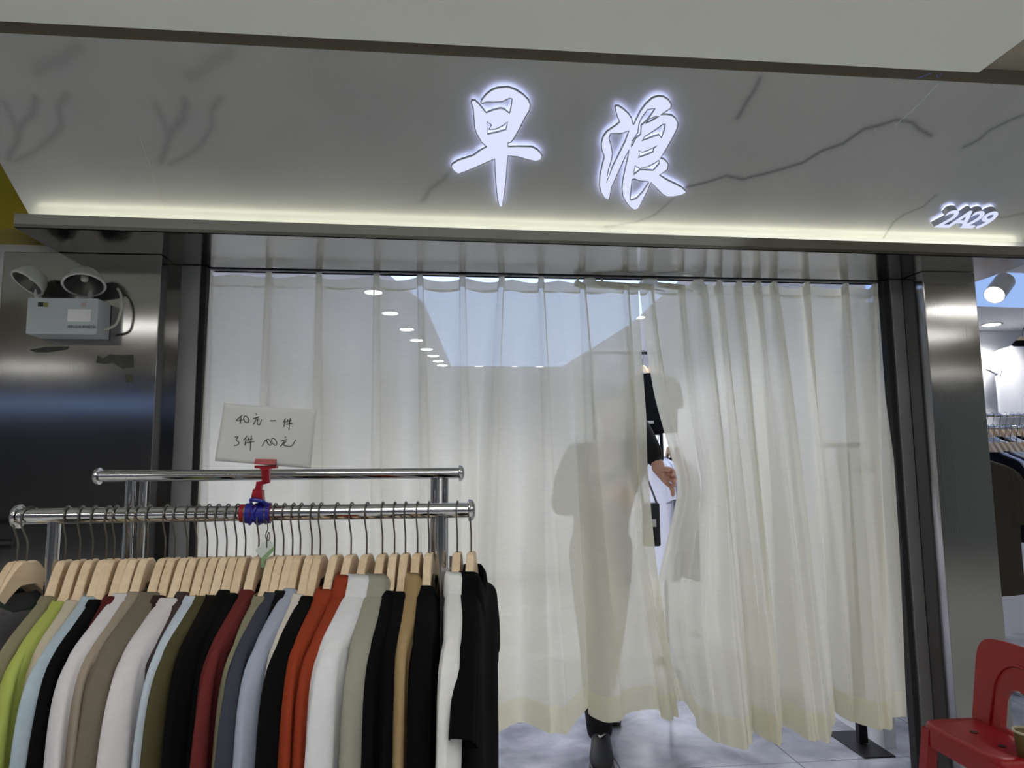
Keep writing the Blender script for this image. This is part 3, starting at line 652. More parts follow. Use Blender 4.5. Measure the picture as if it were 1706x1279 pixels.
# (rail pixel x, colour, short name, kind, turn in degrees, extra)
G = [(34, (62, 74, 66), 'dark green t-shirt', 'tee', -8, {}),
     (50, (104, 102, 106), 'heather grey t-shirt', 'tee', -22, {'width': 1.0}),
     (113, (134, 128, 104), 'khaki sage t-shirt', 'tee', -8, {}),
     (137, (164, 176, 92), 'lime green t-shirt', 'tee', -7, {}),
     (158, (190, 180, 160), 'cream t-shirt', 'tee', -6, {'width': .92}),
     (181, (166, 182, 194), 'pale sky blue t-shirt', 'tee', -7, {'width': 1.04}),
     (194, (16, 17, 20), 'black t-shirt', 'tee', -6, {'width': 1.02}),
     (216, (84, 34, 34), 'dark maroon t-shirt', 'tee', -5, {'width': .85}),
     (231, (206, 204, 208), 'off white t-shirt', 'tee', -8, {'width': 1.03, 'thick': 1.3}),
     (249, (150, 138, 126), 'light taupe t-shirt', 'tee', -7, {}),
     (278, (112, 104, 92), 'taupe brown t-shirt', 'tee', -9, {'width': 1.05, 'thick': 1.6}),
     (294, (50, 36, 36), 'dark brown t-shirt', 'tee', -4, {'width': .88}),
     (314, (206, 202, 206), 'chalk white t-shirt', 'tee', -9, {'width': 1.06, 'thick': 1.55}),
     (330, (66, 54, 54), 'coffee brown t-shirt', 'tee', -6, {'width': .93}),
     (348, (182, 194, 206), 'icy blue t-shirt', 'tee', -7, {'width': .98}),
     (364, (74, 70, 48), 'olive green t-shirt', 'tee', -7, {'width': 1.0}),
     (380, (40, 34, 32), 'brown black t-shirt', 'tee', -6, {'width': .95}),
     (396, (14, 14, 16), 'black t-shirt', 'tee', -6, {'width': 1.02}),
     (411, (18, 18, 20), 'black t-shirt', 'tee', -5, {'width': .94}),
     (433, (100, 42, 42), 'dark red t-shirt', 'tee', -8, {'width': 1.0}),
     (459, (132, 130, 108), 'grey olive t-shirt', 'tee', -6, {'width': .93}),
     (474, (62, 64, 76), 'dark slate navy t-shirt', 'tee', -7, {'width': 1.03}),
     (489, (20, 20, 24), 'black t-shirt', 'tee', -5, {'width': .9}),
     (502, (156, 164, 182), 'lavender blue t-shirt', 'tee', -8, {'width': 1.02, 'thick': 1.1}),
     (521, (204, 198, 190), 'beige white t-shirt', 'tee', -6, {'width': .95, 'sleeve': .32}),
     (535, (22, 20, 20), 'black t-shirt', 'tee', -7, {'width': 1.03, 'thick': 1.2}),
     (562, (142, 58, 34), 'rust orange top with gathered neckband', 'band', -11, {'width': 1.0, 'thick': 1.15}),
     (586, (142, 58, 36), 'rust orange shirt', 'shirt', -10, {'width': 1.0}),
     (612, (216, 218, 222), 'white collared shirt', 'shirt', -12, {'width': 1.05, 'thick': 1.8}),
     (638, (150, 148, 136), 'stone grey collared shirt', 'shirt', -8, {'width': 1.0, 'thick': 1.6}),
     (658, (15, 16, 22), 'black t-shirt', 'tee', -7, {'width': 1.0}),
     (676, (17, 17, 21), 'black t-shirt', 'tee', -7, {'width': 1.0}),
     (696, (156, 132, 96), 'tan collared shirt', 'shirt', -8, {'width': 1.0}),
     (715, (14, 15, 20), 'black t-shirt', 'tee', -6, {'width': 1.03, 'thick': 1.3}),
     (762, (222, 222, 222), 'white shirt with cuffed sleeves', 'shirt', -8, {'width': 1.06, 'thick': 1.2, 'sleeve': .21, 'cuff': True, 'length': .74}),
     (785, (13, 13, 15), 'black polo shirt', 'polo', -9.5, {'width': 1.0, 'thick': 1.5, 'sleeve': .10, 'length': .78})]
names = [g[2] for g in G]
for i, (px, rgb, nm, kind, turn, kw) in enumerate(G):
    p = at(px, 855, Y=RY); loc = (p.x, RY, RZ)
    if 100 < px < 610: turn = turn*.25 - 9.5*(px-320)/292
    ang = math.radians(-90 + turn*.9)          # local +x points to the corridor
    if names.count(nm) > 1:
        sh = lambda q: q.rsplit(' ', 1)[0].replace(' collared', '').replace(' with', '')
        l_, r_ = names[i-1], names[i+1]
        if l_ == nm: lab = f'{nm} just left of the {r_}' if r_ != nm else f'{nm} in the middle of the black ones'
        elif r_ == nm: lab = f'{nm} just right of the {l_}'
        else: lab = f'{nm} between the {sh(l_)} and {sh(r_)} ones'
    else:
        lab = f'{nm} hanging on the front rail of the rack'
    if i == 0: lab = 'dark green t-shirt at the left end of the front rail'
    if i == len(G)-1: lab = 'black polo shirt with short sleeve at the right end of the front rail'
    cat = {'tee': 't-shirt', 'band': 'top', 'trousers': 'trousers', 'shirt': 'shirt', 'polo': 'polo shirt'}[kind]
    garment(loc, ang, rgb, lab, 'clothes on the front rail', cat, cat.replace('-', '_').replace(' ', '_'), kind, seed=i, **kw)
    hl = lab.replace(' t-shirt and', ' and').replace(' t-shirt between', ' shirt between').replace(' at the right end of the front rail', ' at the right end').replace(' hanging on the front rail of the rack', '').replace(' on the front rail', '').replace(' hanging', '')
    hanger(loc, ang, 'wooden hanger of the ' + hl.replace('the last ', ''), 'wooden hangers on the front rail')
# ================================================================== price card and its clip on the front rail
PY = RY-.012
card = [at(x, y, Y=PY) for x, y in ((372.8, 671), (528.2, 683.4), (517, 780.3), (357, 767.5))]
ctr = sum(card, Vector())/4
t = thing('price_card', 'white paper card with handwritten prices held by the red clip', 'price card', ctr)
bm = B(); NXc, NYc = 24, 14; g = []
for j in range(NYc+1):
    for i in range(NXc+1):
        u, v = i/NXc, j/NYc
        p = (card[0]*(1-u)+card[1]*u)*(1-v)+(card[3]*(1-u)+card[2]*u)*v - ctr
        p.y += .004*math.sin(u*5+v*2)+.003*math.sin(v*6+u*9)*.5
        g.append(bm.verts.new(p))
for j in range(NYc):
    for i in range(NXc): a = j*(NXc+1)+i; bm.faces.new((g[a], g[a+1], g[a+NXc+2], g[a+NXc+1]))
sheet = obj('sheet', bm, M['paper'], t, True); sm = sheet.modifiers.new('thick', 'SOLIDIFY'); sm.thickness = .0006
def ell(cx, cy, rx, ry, sl=0.0):
    return [(cx+rx*math.cos(a)-sl*ry*math.sin(a), cy+ry*math.sin(a)) for a in [2*PI*k/14-.6 for k in range(16)]]
STROKES = [[(480,235),(385,315),(492,300)], [(458,262),(448,365)], ell(537,300,36,50,-.25), [(680,215),(702,230)], [(640,288),(735,262)], [(692,285),(672,335),(645,380)], [(718,285),(705,350),(715,375),(745,376),(768,300)],
           [(900,322),(990,318)], [(1132,283),(1095,350)], [(1130,320),(1105,415)], [(1168,300),(1150,342)], [(1152,332),(1220,315)], [(1145,376),(1240,356)], [(1200,280),(1186,460)],
           [(368,566),(418,560),(388,608),(430,640),(412,680),(358,690)], [(552,545),(500,612)], [(540,592),(515,690)], [(578,575),(560,620)], [(558,610),(635,590)], [(542,648),(665,628)], [(618,535),(597,770)],
           [(835,600),(778,706)], ell(885,642,28,46,-.45), ell(965,636,34,52,-.4), [(1125,558),(1142,576)], [(1065,626),(1162,600)], [(1112,628),(1090,670),(1060,710)], [(1142,628),(1108,680),(1150,700),(1222,700),(1292,604)]]
bm = B()
for st in STROKES:
    ps = []
    src = spline([(a, b, 0) for a, b in st], max(6, 4*len(st)))
    for q in src:
        p = at(350+q.x*.1114, 665+q.y*.1114, Y=PY) - ctr
        # follow the paper's waves
        u = (q.x*.1114+350-365)/160; v = (q.y*.1114+665-677)/98
        p.y += .004*math.sin(u*5+v*2)+.003*math.sin(v*6+u*9)*.5-.0013
        ps.append(p)
    tube(bm, ps, .00085, 6)
obj('handwriting', bm, M['ink'], t)
t = thing('sign_clip', 'red plastic sign clip taped to the front rail, holding the price card', 'sign clip', at(436, 855, Y=RY)); off = Vector(t.location)
def P(x, y, dy=0.0): return at(x, y, Y=PY+dy) - off
sc = 100/673
def Q(x, y, dy=0.0): return P(385+x*sc, 755+y*sc, dy)
bm = B(); prism(bm, [Q(272,62,-.016), Q(500,66,-.016), Q(498,125,-.020), Q(258,122,-.020)], (0, .010, 0)); o = obj('jaw', bm, M['redplastic'], t)
bm = B(); prism(bm, [Q(262,135,-.013), Q(505,135,-.013), Q(500,168,-.013), Q(430,172,-.013), Q(415,195,-.013), Q(335,195,-.013), Q(320,168,-.013), Q(262,166,-.013)], (0, .022, 0)); obj('jaw', bm, M['redplastic'], t)
bm = B(); prism(bm, [Q(340,190,-.010), Q(425,190,-.010), Q(425,325,-.010), Q(345,325,-.010)], (0, .014, 0))
for yy in (205, 230, 255, 280, 305): box(bm, Q(336,yy+12,-.0125), Q(429,yy,.006))
obj('stem', bm, M['redplastic'], t)
bm = B(); prism(bm, [Q(280,318,-.008), Q(420,300,-.008), Q(425,332,-.008), Q(345,352,-.008), Q(280,350,-.008)], (0, .012, 0)); obj('elbow', bm, M['redplastic'], t)
bm = B(); prism(bm, [Q(280,340,-.007), Q(350,345,-.007), Q(335,420,-.007), Q(262,410,-.007)], (0, .012, 0)); prism(bm, [Q(245,402,-.012), Q(345,415,-.012), Q(355,545,-.012), Q(215,530,-.012)], (0, .022, 0)); obj('clamp_arm', bm, M['redplastic'], t)
bm = B(); box(bm, Q(232,518,-.014), Q(302,492,-.009)); obj('slot', bm, M['black'], t)
rc = lambda x: Vector((at(x, 855, Y=RY).x, RY, RZ)) - off
bm = B(); tube(bm, [rc(401), rc(452)], .0195, 20); o = obj('clamp_ring', bm, M['redplastic'], t, False); shade_auto(o)
bm = B()
for a, b, r in ((410, 420, .0215), (426, 451, .0222)): tube(bm, [rc(a), rc(b)], r, 20)
for a, b in ((412, 440), (436, 414)):
    pts = []
    for k in range(13):
        an = -PI*.75+k*PI*1.5/12; x = a+(b-a)*k/12
        pts.append(rc(x)+Vector((0, -math.cos(an)*.0228, math.sin(an)*.0228)))
    tube(bm, pts, .0035, 6)
tube(bm, [Q(215,525,-.014), Q(260,520,-.02), Q(350,535,-.018), Q(385,560,-.012)], .004, 8)
o = obj('tape_wrap', bm, M['bluetape'], t); o['label'] = 'blue tape wound round the clip foot and rail'; shade_auto(o)
# tag hanging from a wire ring beside the clip
t = thing('hang_tag', 'clear and green price tag hanging from a wire ring beside the red clip', 'tag', Vector((at(444, 855, Y=RY).x, RY, RZ))); off = Vector(t.location)
bm = B(); r = .0238; tube(bm, [(0, -r*math.cos(a), r*math.sin(a)) for a in [2*PI*k/24 for k in range(25)]], .0012, 6); obj('ring', bm, M['wire'], t, True)
def T(x, y, dy=-.026): return at(385+x*sc, 755+y*sc, Y=RY+dy)-off
bm = B(); tube(bm, spline([T(385,745), T(405,780), T(412,850), T(400,880), T(388,920), T(395,965), T(420,975), T(435,930), T(420,885), T(402,970), T(402,1060)], 40), .0011, 6); obj('wire', bm, M['wire'], t, True)
bm = B(); prism(bm, [T(270,1085), T(400,960), T(480,1010), T(470,1060), T(335,1180)], (0, .0006, 0)); obj('card', bm, mat('tag_white', (206, 216, 210), .4), t)
bm = B(); prism(bm, [T(335,1175,-.027), T(480,1040,-.027), T(482,1085,-.027), T(380,1200,-.027), T(375,1279,-.027), T(340,1279,-.027)], (0, .0006, 0)); obj('stripe', bm, mat('tag_green', (132, 164, 120), .5), t)['label'] = 'green stripe'
# ================================================================== curtains
CYL = 2.985
def curtain(name, label, knots_top, knots_bot, ztop, zbot, n, edge=None, group='door curtains', seed=1):
    """knots: plan points (x, y), equal count; rows are blended from the pinched heading to the open hem"""
    top = spline([(a, b, 0) for a, b in knots_top], n); bot = spline([(a, b, 0) for a, b in knots_bot], n)
    rnd = random.Random(seed); ph = [rnd.uniform(0, 6.28) for _ in range(8)]
    t = thing(name, label, 'curtain', (sum(p.x for p in top)/n, CYL, 0), 0, group); off = Vector(t.location)
    def row(v):
        s = max(v, 0)**.85; out = []; sy = min(1, .15+v*1.0) if v > 0 else .15
        for i in range(n):
            u = i/(n-1)
            a, b = top[i], bot[i]
            x = a.x+(b.x-a.x)*s; y = a.y+(b.y-a.y)*s
            y += min(1, v*1.6)*(.016*math.sin(u*90+ph[0]+v*2)+.008*math.sin(u*170+ph[1]-v*3))
            x += v*.004*math.sin(u*60+ph[2]+v*4)
            z = ztop+(zbot-ztop)*v
            if edge: x, y = edge(u, v, x, y)
            sag = abs(a.y-CYL)
            out.append(Vector((x, y, z))-off)
        return out
    v1, v2 = .020, .945
    def part(nm, va, vb, k, m, sag=0.0):
        bm = B(); rows = []
        for j in range(k+1):
            v = va+(vb-va)*j/k; r = row(v)
            if sag:
                for i, p in enumerate(r):
                    p.z -= sag*(1-min(1, max(0, (CYL-top[i].y)/.03)))*abs(math.sin(i*.013*7+ph[3]))*(1 if j < k else .75)
            rows.append(r)
        loft(bm, rows, False); return obj(nm, bm, m, t, True)
    part('heading_tape', -.0075, v1, 4, M['tape'], .016)
    part('drape', v1, v2, 46, M['curtain'])
    hm = part('hem', v2, 1.0, 4, M['hem'])
    return t
def hem_xy(px, py, z): p = at(px, py, Z=z); return (p.x, p.y)
ZT, ZB = 2.118, .29
# left curtain: ten pinch pleats
kt, kb = [], []
pt = [352, 450, 533, 628, 700, 770, 835, 900, 968, 1040]
tx = [at(x, 465, Y=CYL).x for x in pt]
nb = [(-.93, 2.90), (-.70, 2.88), (-.47, 2.86), (-.24, 2.88), (-.03, 2.86), (.12, 2.87), hem_xy(806, 1238, ZB), hem_xy(932, 1224, ZB), hem_xy(1020, 1200, ZB), hem_xy(1118, 1200, ZB)]
fb = [(-.82, 3.04), (-.58, 3.05), (-.36, 3.03), (-.13, 3.05), (.05, 3.04), (.15, 3.03), hem_xy(866, 1202, ZB), hem_xy(971, 1160, ZB), hem_xy(1098, 1183, ZB), None]
kt.append((tx[0]-.035, CYL)); kb.append((nb[0][0]-.05, 3.0))
for i in range(10):
    x = tx[i]; d = .030
    kt += [(x-.015, CYL), (x-.012, CYL-d), (x+.012, CYL-d), (x+.015, CYL)]
    bx, by = nb[i]; wd = (.035, .035, .035, .035, .03, .03, .035, .04, .06, .02)[i]
    dd = .06
    kb += [(bx-wd*1.25, by+dd), (bx-wd*.55, by), (bx+wd*.55, by), (bx+wd*1.25, by+dd)]
    if i < 9:
        xm = (x+tx[i+1])/2; kt.append((xm, CYL+.012)); kb.append((fb[i][0], min(fb[i][1], 3.16)))
kt.append((at(1063, 470, Y=CYL).x, CYL-.002)); e = hem_xy(1131, 1194, ZB); kb.append((e[0], e[1]))
pxl = [(470,1061),(600,1067),(700,1073),(780,1074),(870,1081),(960,1091),(1080,1112),(1195,1131)]
def left_edge(u, v, x, y):
    if u < .80: return x, y
    f = ((u-.80)/.20)**2*(3-2*(u-.80)/.20)
    zz = ZT+(ZB-ZT)*v
    py = 470+(1195-470)*v
    for (a, xa), (b, xb) in zip(pxl, pxl[1:]):
        if a <= py <= b or b == 1195:
            tx_ = xa+(xb-xa)*(py-a)/(b-a); break
    base = 1061+(1131-1061)*max(v, 0)**.85
    return x+(tx_-base)/F*3.0*f, y - .03*f*math.sin(PI*v)
curtain('curtain', 'cream sheer pleated curtain covering the left and middle of the doorway', kt, kb, ZT, ZB, 640, left_edge, seed=3)
# right curtain: bunched, swinging toward the corridor, pulled aside by the hand
pt = [1080, 1132, 1168, 1194, 1226, 1258, 1285, 1338, 1402, 1450]
tx = [at(x, 465, Y=CYL).x for x in pt]
kt = [(at(1066, 470, Y=CYL).x, CYL+.012)]
for i, x in enumerate(tx):
    kt += [(x-.012, CYL+.004), (x-.010, CYL-.038), (x+.010, CYL-.038), (x+.012, CYL+.004)]
    if i < 9: kt.append(((x+tx[i+1])/2, CYL+.014))
kt.append((at(1474, 470, Y=CYL).x, CYL))
hp = [(1131,1170),(1146,1176),(1163,1200),(1172,1222),(1190,1236),(1215,1245),(1243,1247),(1253,1240),(1253,1216),(1266,1226),(1283,1236),(1299,1240),(1301,1228),(1301,1206),(1320,1216),(1345,1232),(1368,1236),(1382,1230),(1388,1213),(1388,1183),(1404,1196),(1425,1204),(1452,1211),(1478,1217),(1484,1212),(1485,1196),(1505,1192)]
hb = [hem_xy(a, b, ZB) for a, b in hp]
kb = [(q.x, q.y) for q in spline([(a, b, 0) for a, b in hb], len(kt))]
pxr = [(470,1066),(560,1076),(660,1092),(740,1111),(800,1126),(830,1125),(900,1110),(985,1094),(1040,1098),(1170,1131)]
def right_edge(u, v, x, y):
    if u > .30: return x, y
    f = 1-u/.30; f = f*f*(3-2*f)
    py = 470+(1175-470)*v
    for (a, xa), (b, xb) in zip(pxr, pxr[1:]):
        if a <= py <= b or b == 1170:
            tx_ = xa+(xb-xa)*min(1, (py-a)/(b-a)); break
    base = 1066+(1131-1066)*max(v, 0)**.85
    return x+(tx_-base)/F*3.0*f, y + f*(-.05*math.exp(-((py-810)/120)**2) + .05*min(1, max(0, (py-930)/150)))
curtain('curtain', 'cream sheer pleated curtain at the right of the doorway, pulled aside by a hand', kt, kb, ZT, ZB, 640, right_edge, seed=8)
# curtain track with hooks, tucked up behind the door head
t = thing('curtain_track', 'white curtain track behind the door head carrying both curtains', 'curtain track', (.5, CYL, SOFZ)); 
bm = B(); box(bm, (-1.43, -.012, .0), (1.50, .012, .024)); obj('track', bm, M['whitegloss'], t)
# ================================================================== what stands inside the shop behind the curtain
def stand(name, label, x0, x1, y, zs, cat='display stand', m=None, shelf=None):
    t = thing(name, label, cat, ((x0+x1)/2, y, 0)); cx = (x0+x1)/2; m = m or M['blackmetal']
    for x in (x0, x1):
        bm = B(); tube(bm, [(x-cx, 0, .02), (x-cx, 0, max(zs))], .012, 12); obj('post', bm, m, t, True)
        bm = B(); box(bm, (x-cx-.02, -.2, 0), (x-cx+.02, .2, .022), bevel=.004); obj('foot', bm, m, t)
    for z in zs:
        bm = B(); tube(bm, [(x0-cx, 0, z), (x1-cx, 0, z)], .011, 12); obj('rail', bm, m, t, True)
    if shelf:
        bm = B(); box(bm, (x0-cx, -.14, shelf-.02), (x1-cx, .14, shelf), bevel=.003); obj('shelf', bm, M['whitegloss'], t)
    return t
SY = 4.75
zu, zl = at(1085, 588, Y=SY).z, at(1085, 722, Y=SY).z
stand('display_stand', 'two tier clothes stand inside the shop, seen through the gap in the curtains', 1.05, 1.52, SY, (zu, zl), shelf=at(1090, 703, Y=SY).z)
def hang(px, z, y, ang, rgb, lab, kind='tee', hl=None, grp=None, **kw):
    p = Vector((at(px, 650, Y=y).x, y, z))
    cat = {'tee': 't-shirt', 'trousers': 'trousers', 'shirt': 'shirt', 'polo': 'polo shirt'}[kind]
    garment(p, math.radians(ang), rgb, lab, grp, cat, cat.replace('-', '_').replace(' ', '_'), kind, **kw)
    hanger(p, math.radians(ang), hl or 'hanger of the ' + lab, grp)
hang(1072, zu, SY-.02, -70, (16, 16, 19), 'black t-shirt on the upper rail seen through the curtain gap', length=.50, sleeve=.12, seed=41)
hang(1086, zu, SY-.02, -75, (20, 20, 26), 'blue black t-shirt on the upper rail in the curtain gap', length=.52, sleeve=.12, seed=42)
hang(1083, zl, SY-.02, -86, (226, 228, 240), 'white t-shirt on the lower rail, first one seen in the curtain gap', length=.95, sleeve=.2, seed=43)
hang(1094, zl, SY-.02, -88, (222, 226, 240), 'white t-shirt left of the black trousers in the curtain gap', length=.95, sleeve=.2, seed=46)
hang(1111, zl, SY-.02, -92, (18, 18, 22), 'black trousers on the lower rail seen through the curtain gap', 'trousers', seed=44, width=.8)
hang(1124, zl, SY-.02, -88, (222, 224, 238), 'white t-shirt right of the black trousers in the curtain gap', length=.95, sleeve=.2, seed=45)
# black shoulder bag hanging in the gap
by = 4.45; c = at(1083, 872, Y=by)
t = thing('shoulder_bag', 'black shoulder bag hanging from the stand in the curtain gap', 'bag', c)
bm = B(); box(bm, (-.045, -.03, -.14), (.06, .03, .13), bevel=.012); obj('body', bm, M['black'], t, True)
bm = B(); tube(bm, spline([(-.04, 0, .12), (-.035, .1, .32), (-.02, .28, zl-c.z+.016), (.0, .31, zl-c.z+.0), (.02, .26, .42), (.05, 0, .12)], 30), .007, 8); obj('strap', bm, M['black'], t, True)
bm = B(); box(bm, (-.03, -.036, -.02), (.03, -.029, .03), bevel=.003); obj('buckle', bm, M['chrome'], t)
# slotted upright with arms close behind the right curtain
py_ = 3.36; px_ = at(1437, 1240, Y=py_).x; ztop = at(1420, 740, Y=py_).z
t = thing('slotted_stand', 'black slotted display upright standing behind the right curtain', 'display stand', (px_, py_, 0))
bm = B(); box(bm, (-.022, -.014, 0), (-.006, .014, ztop)); obj('post', bm, M['blackmetal'], t)
bm = B(); box(bm, (-.004, -.012, .01), (.022, .012, ztop-.02))
for k in range(16): box(bm, (.006, -.0135, .06+k*.075), (.011, -.0115, .085+k*.075))
obj('slotted_post', bm, M['blackmetal'], t)
bm = B(); box(bm, (-.09, -.16, 0), (.06, .16, .006), bevel=.002); obj('foot_plate', bm, M['blackmetal'], t)
ax = at(1360, 742, Y=py_).x-px_
bm = B(); box(bm, (ax, -.09, ztop-.018), (.03, -.07, ztop+.006)); box(bm, (-.02, -.09, ztop-.012), (.0, .0, ztop)); obj('arm', bm, M['blackmetal'], t)
bm = B(); box(bm, (-.075, -.085, ztop-.17), (-.035, -.06, ztop-.02)); obj('bracket', bm, M['blackmetal'], t)
bm = B(); box(bm, (.03, -.085, ztop-.14), (.10, -.065, ztop-.11)); obj('arm', bm, M['blackmetal'], t)
# ================================================================== the person behind the curtain
def person():
    t = thing('person', 'person in black behind the curtain, one hand holding it open, black sports shoes', 'person', (.80, 3.45, 0)); off = Vector(t.location)
    J = {}; V = []; R = []; E = []
    def j(n, p, r, par=None):
        J[n] = len(V); V.append(Vector(p)-off); R.append(r)
        if par is not None: E.append((J[par], J[n]))
    pel = (.80, 3.52, .92)
    j('pel', pel, (.145, .10)); j('waist', (.80, 3.51, 1.06), (.135, .09), 'pel'); j('chest', (.82, 3.46, 1.24), (.155, .105), 'waist'); j('up', (.83, 3.42, 1.37), (.115, .085), 'chest')
    j('neck', (.835, 3.405, 1.45), .052, 'up'); j('jaw', (.84, 3.365, 1.535), (.062, .075), 'neck'); j('brow', (.84, 3.37, 1.61), (.072, .09), 'jaw'); j('crown', (.84, 3.38, 1.685), (.05, .065), 'brow')
    # left arm raised to the curtain edge
    hand = at(1106, 793, Y=2.945)
    wr = at(1094, 768, Y=2.985)
    el = at(1058, 704, Y=3.13); j('ls', (.975, 3.40, 1.39), .058, 'up'); j('lu', tuple(Vector((.975, 3.40, 1.39)).lerp(el, .5)), .050, 'ls'); j('le', el, .044, 'lu'); j('lf', tuple(el.lerp(wr, .5)), .037, 'le'); j('lw', wr, .027, 'lf')
    # right arm, hand resting at the back of the left curtain
    j('rs', (.665, 3.42, 1.375), .058, 'up'); j('ru', (.61, 3.41, 1.25), .048, 'rs'); j('re', (.575, 3.40, 1.12), .042, 'ru'); j('rf', (.66, 3.26, 1.16), .036, 're'); j('rw', (.735, 3.15, 1.195), .027, 'rf')
    # legs in mid step: right leg forward, left leg behind
    ft = at(1008, 1262, Y=3.30).x
    j('rh', (.73, 3.50, .85), .085, 'pel'); j('rk', (.735, 3.40, .49), .060, 'rh'); j('rc', (.735, 3.40, .33), .055, 'rk'); j('ra', (ft, 3.375, .10), .040, 'rc'); j('rt', (ft-.026, 3.26, .038), .022, 'ra')
    lx = ft + (ft/3.30)*.62
    j('lh', (.87, 3.54, .85), .085, 'pel'); j('lk', (.87, 3.66, .49), .060, 'lh'); j('lc', (.875, 3.76, .34), .055, 'lk'); j('la', (lx, 3.92, .14), .040, 'lc'); j('lt', (lx, 3.80, .04), .022, 'la')
    def hand_at(pre, w_, mid, fdirs, thumb, drop):
        j(pre+'pm', mid, (.038, .024), pre+'w')
        for k, (b, p1, p2, p3) in enumerate(fdirs):
            j(f'{pre}k{k}', b, .0118, pre+'pm'); j(f'{pre}a{k}', p1, .0108, f'{pre}k{k}'); j(f'{pre}b{k}', p2, .0098, f'{pre}a{k}'); j(f'{pre}c{k}', p3, .0082, f'{pre}b{k}')
        j(pre+'t0', thumb[0], .014, pre+'pm'); j(pre+'t1', thumb[1], .0105, pre+'t0'); j(pre+'t2', thumb[2], .0085, pre+'t1')
    # hand on the curtain edge: palm toward the left, fingers closing round the cloth from behind, stacked downwards
    pm = at(1101, 793, Y=2.962); fd = []
    for k, (kx, ky, mx, my, ex, ey, tx_, ty) in enumerate(((1110,780, 1120,783, 1123,789, 1119,793), (1112,788, 1122,792, 1125,798, 1120,802), (1112,796, 1122,801, 1124,807, 1119,811), (1110,804, 1118,810, 1121,818, 1121,827))):
        fd.append((at(kx, ky, Y=2.955), at(mx, my, Y=2.938), at(ex, ey, Y=2.925), at(tx_, ty, Y=2.915)))
    hand_at('l', wr, pm, fd, (at(1103, 782, Y=2.940), at(1109, 781, Y=2.922), at(1117, 784, Y=2.912)), 0)
    pm = Vector((.775, 3.085, 1.205)); fd = []
    for k in range(4):
        z = 1.228-.018*k; fd.append((Vector((.795, 3.062, z)), Vector((.82, 3.05, z-.002)), Vector((.838, 3.055, z-.004)), Vector((.85, 3.065, z-.006))))
    hand_at('r', None, pm, fd, (Vector((.765, 3.10, 1.232)), Vector((.785, 3.07, 1.25)), Vector((.80, 3.058, 1.258))), 0)
    me = skinmesh(V, E, R, 0, 2); body = obj('body', me, M['skin'], t, True)
    # face
    hc = Vector((.84, 3.37, 1.60))-off
    bm = B()
    for s in (-1, 1):
        r = bmesh.ops.create_uvsphere(bm, u_segments=12, v_segments=8, radius=.012); bmesh.ops.translate(bm, verts=r['verts'], vec=hc+Vector((s*.031, -.083, -.002)))
    obj('eyes', bm, mat('eye_white', (225, 222, 218), .2), t, True)
    bm = B(); tube(bm, [hc+Vector((0, -.084, .0)), hc+Vector((0, -.098, -.03)), hc+Vector((0, -.088, -.044))], [.008, .014, .012], 10); obj('nose', bm, M['skin'], t, True)
    bm = B(); tube(bm, spline([hc+Vector((-.024, -.070, -.070)), hc+Vector((0, -.080, -.072)), hc+Vector((.024, -.070, -.070))], 9), [.003]+[.006]*7+[.003], 8); obj('mouth', bm, mat('lips', (150, 84, 78), .5), t, True)
    for s in (-1, 1):
        bm = B(); r = bmesh.ops.create_uvsphere(bm, u_segments=12, v_segments=8, radius=.03); bmesh.ops.scale(bm, vec=(.35, .6, 1), verts=r['verts']); bmesh.ops.translate(bm, verts=r['verts'], vec=hc+Vector((s*.072, .0, -.012))); obj('ear', bm, M['skin'], t, True)
    bm = B(); r = bmesh.ops.create_uvsphere(bm, u_segments=24, v_segments=16, radius=1)
    for v in r['verts']: v.co = Vector((v.co.x*.088, v.co.y*.108, v.co.z*.095))
    bmesh.ops.delete(bm, geom=[v for v in bm.verts if v.co.z < .01 and v.co.y < -.02 or v.co.z < -.055], context='VERTS')
    bmesh.ops.translate(bm, verts=bm.verts, vec=hc+Vector((0, .012, .035))); obj('hair', bm, M['hair'], t, True)
    # clothing: top, trousers, shoes
    def sub(names, extra):
        idx = [J[n] for n in names]; mp = {a: i for i, a in enumerate(idx)}
        vs = [V[a] for a in idx]; rs = [tuple(x+extra for x in (R[a] if isinstance(R[a], tuple) else (R[a], R[a]))) for a in idx]
        return vs, [(mp[a], mp[b]) for a, b in E if a in mp and b in mp], rs
    vs, es, rs = sub(['pel', 'waist', 'chest', 'up', 'ls', 'lu', 'le', 'lf', 'lw', 'rs', 'ru', 're', 'rf', 'rw'], .013)
    a = names_w = 8; vs = list(vs); vs[8] = vs[8].lerp(vs[7], -.16); vs[13] = vs[13].lerp(vs[12], .15); rs[8] = (.040, .040); rs[7] = (.056, .056); rs[6] = (.060, .060)
    obj('black_top', skinmesh(vs, es, rs, 0, 2), mat('black_knit', (14, 15, 20), .9, bump=.2, bscale=500), t, True)
    vs, es, rs = sub(['pel', 'rh', 'rk', 'rc', 'ra', 'lh', 'lk', 'lc', 'la', 'waist'], .018)
    vs = list(vs); vs[4] = vs[4]+Vector((0, .012, -.045)); vs[8] = vs[8]+Vector((0, .012, -.03)); rs[4] = (.062, .062); rs[8] = (.062, .062)
    obj('black_trousers', skinmesh(vs, es, rs, 0, 2), mat('black_trouser_cloth', (12, 13, 16), .85), t, True)
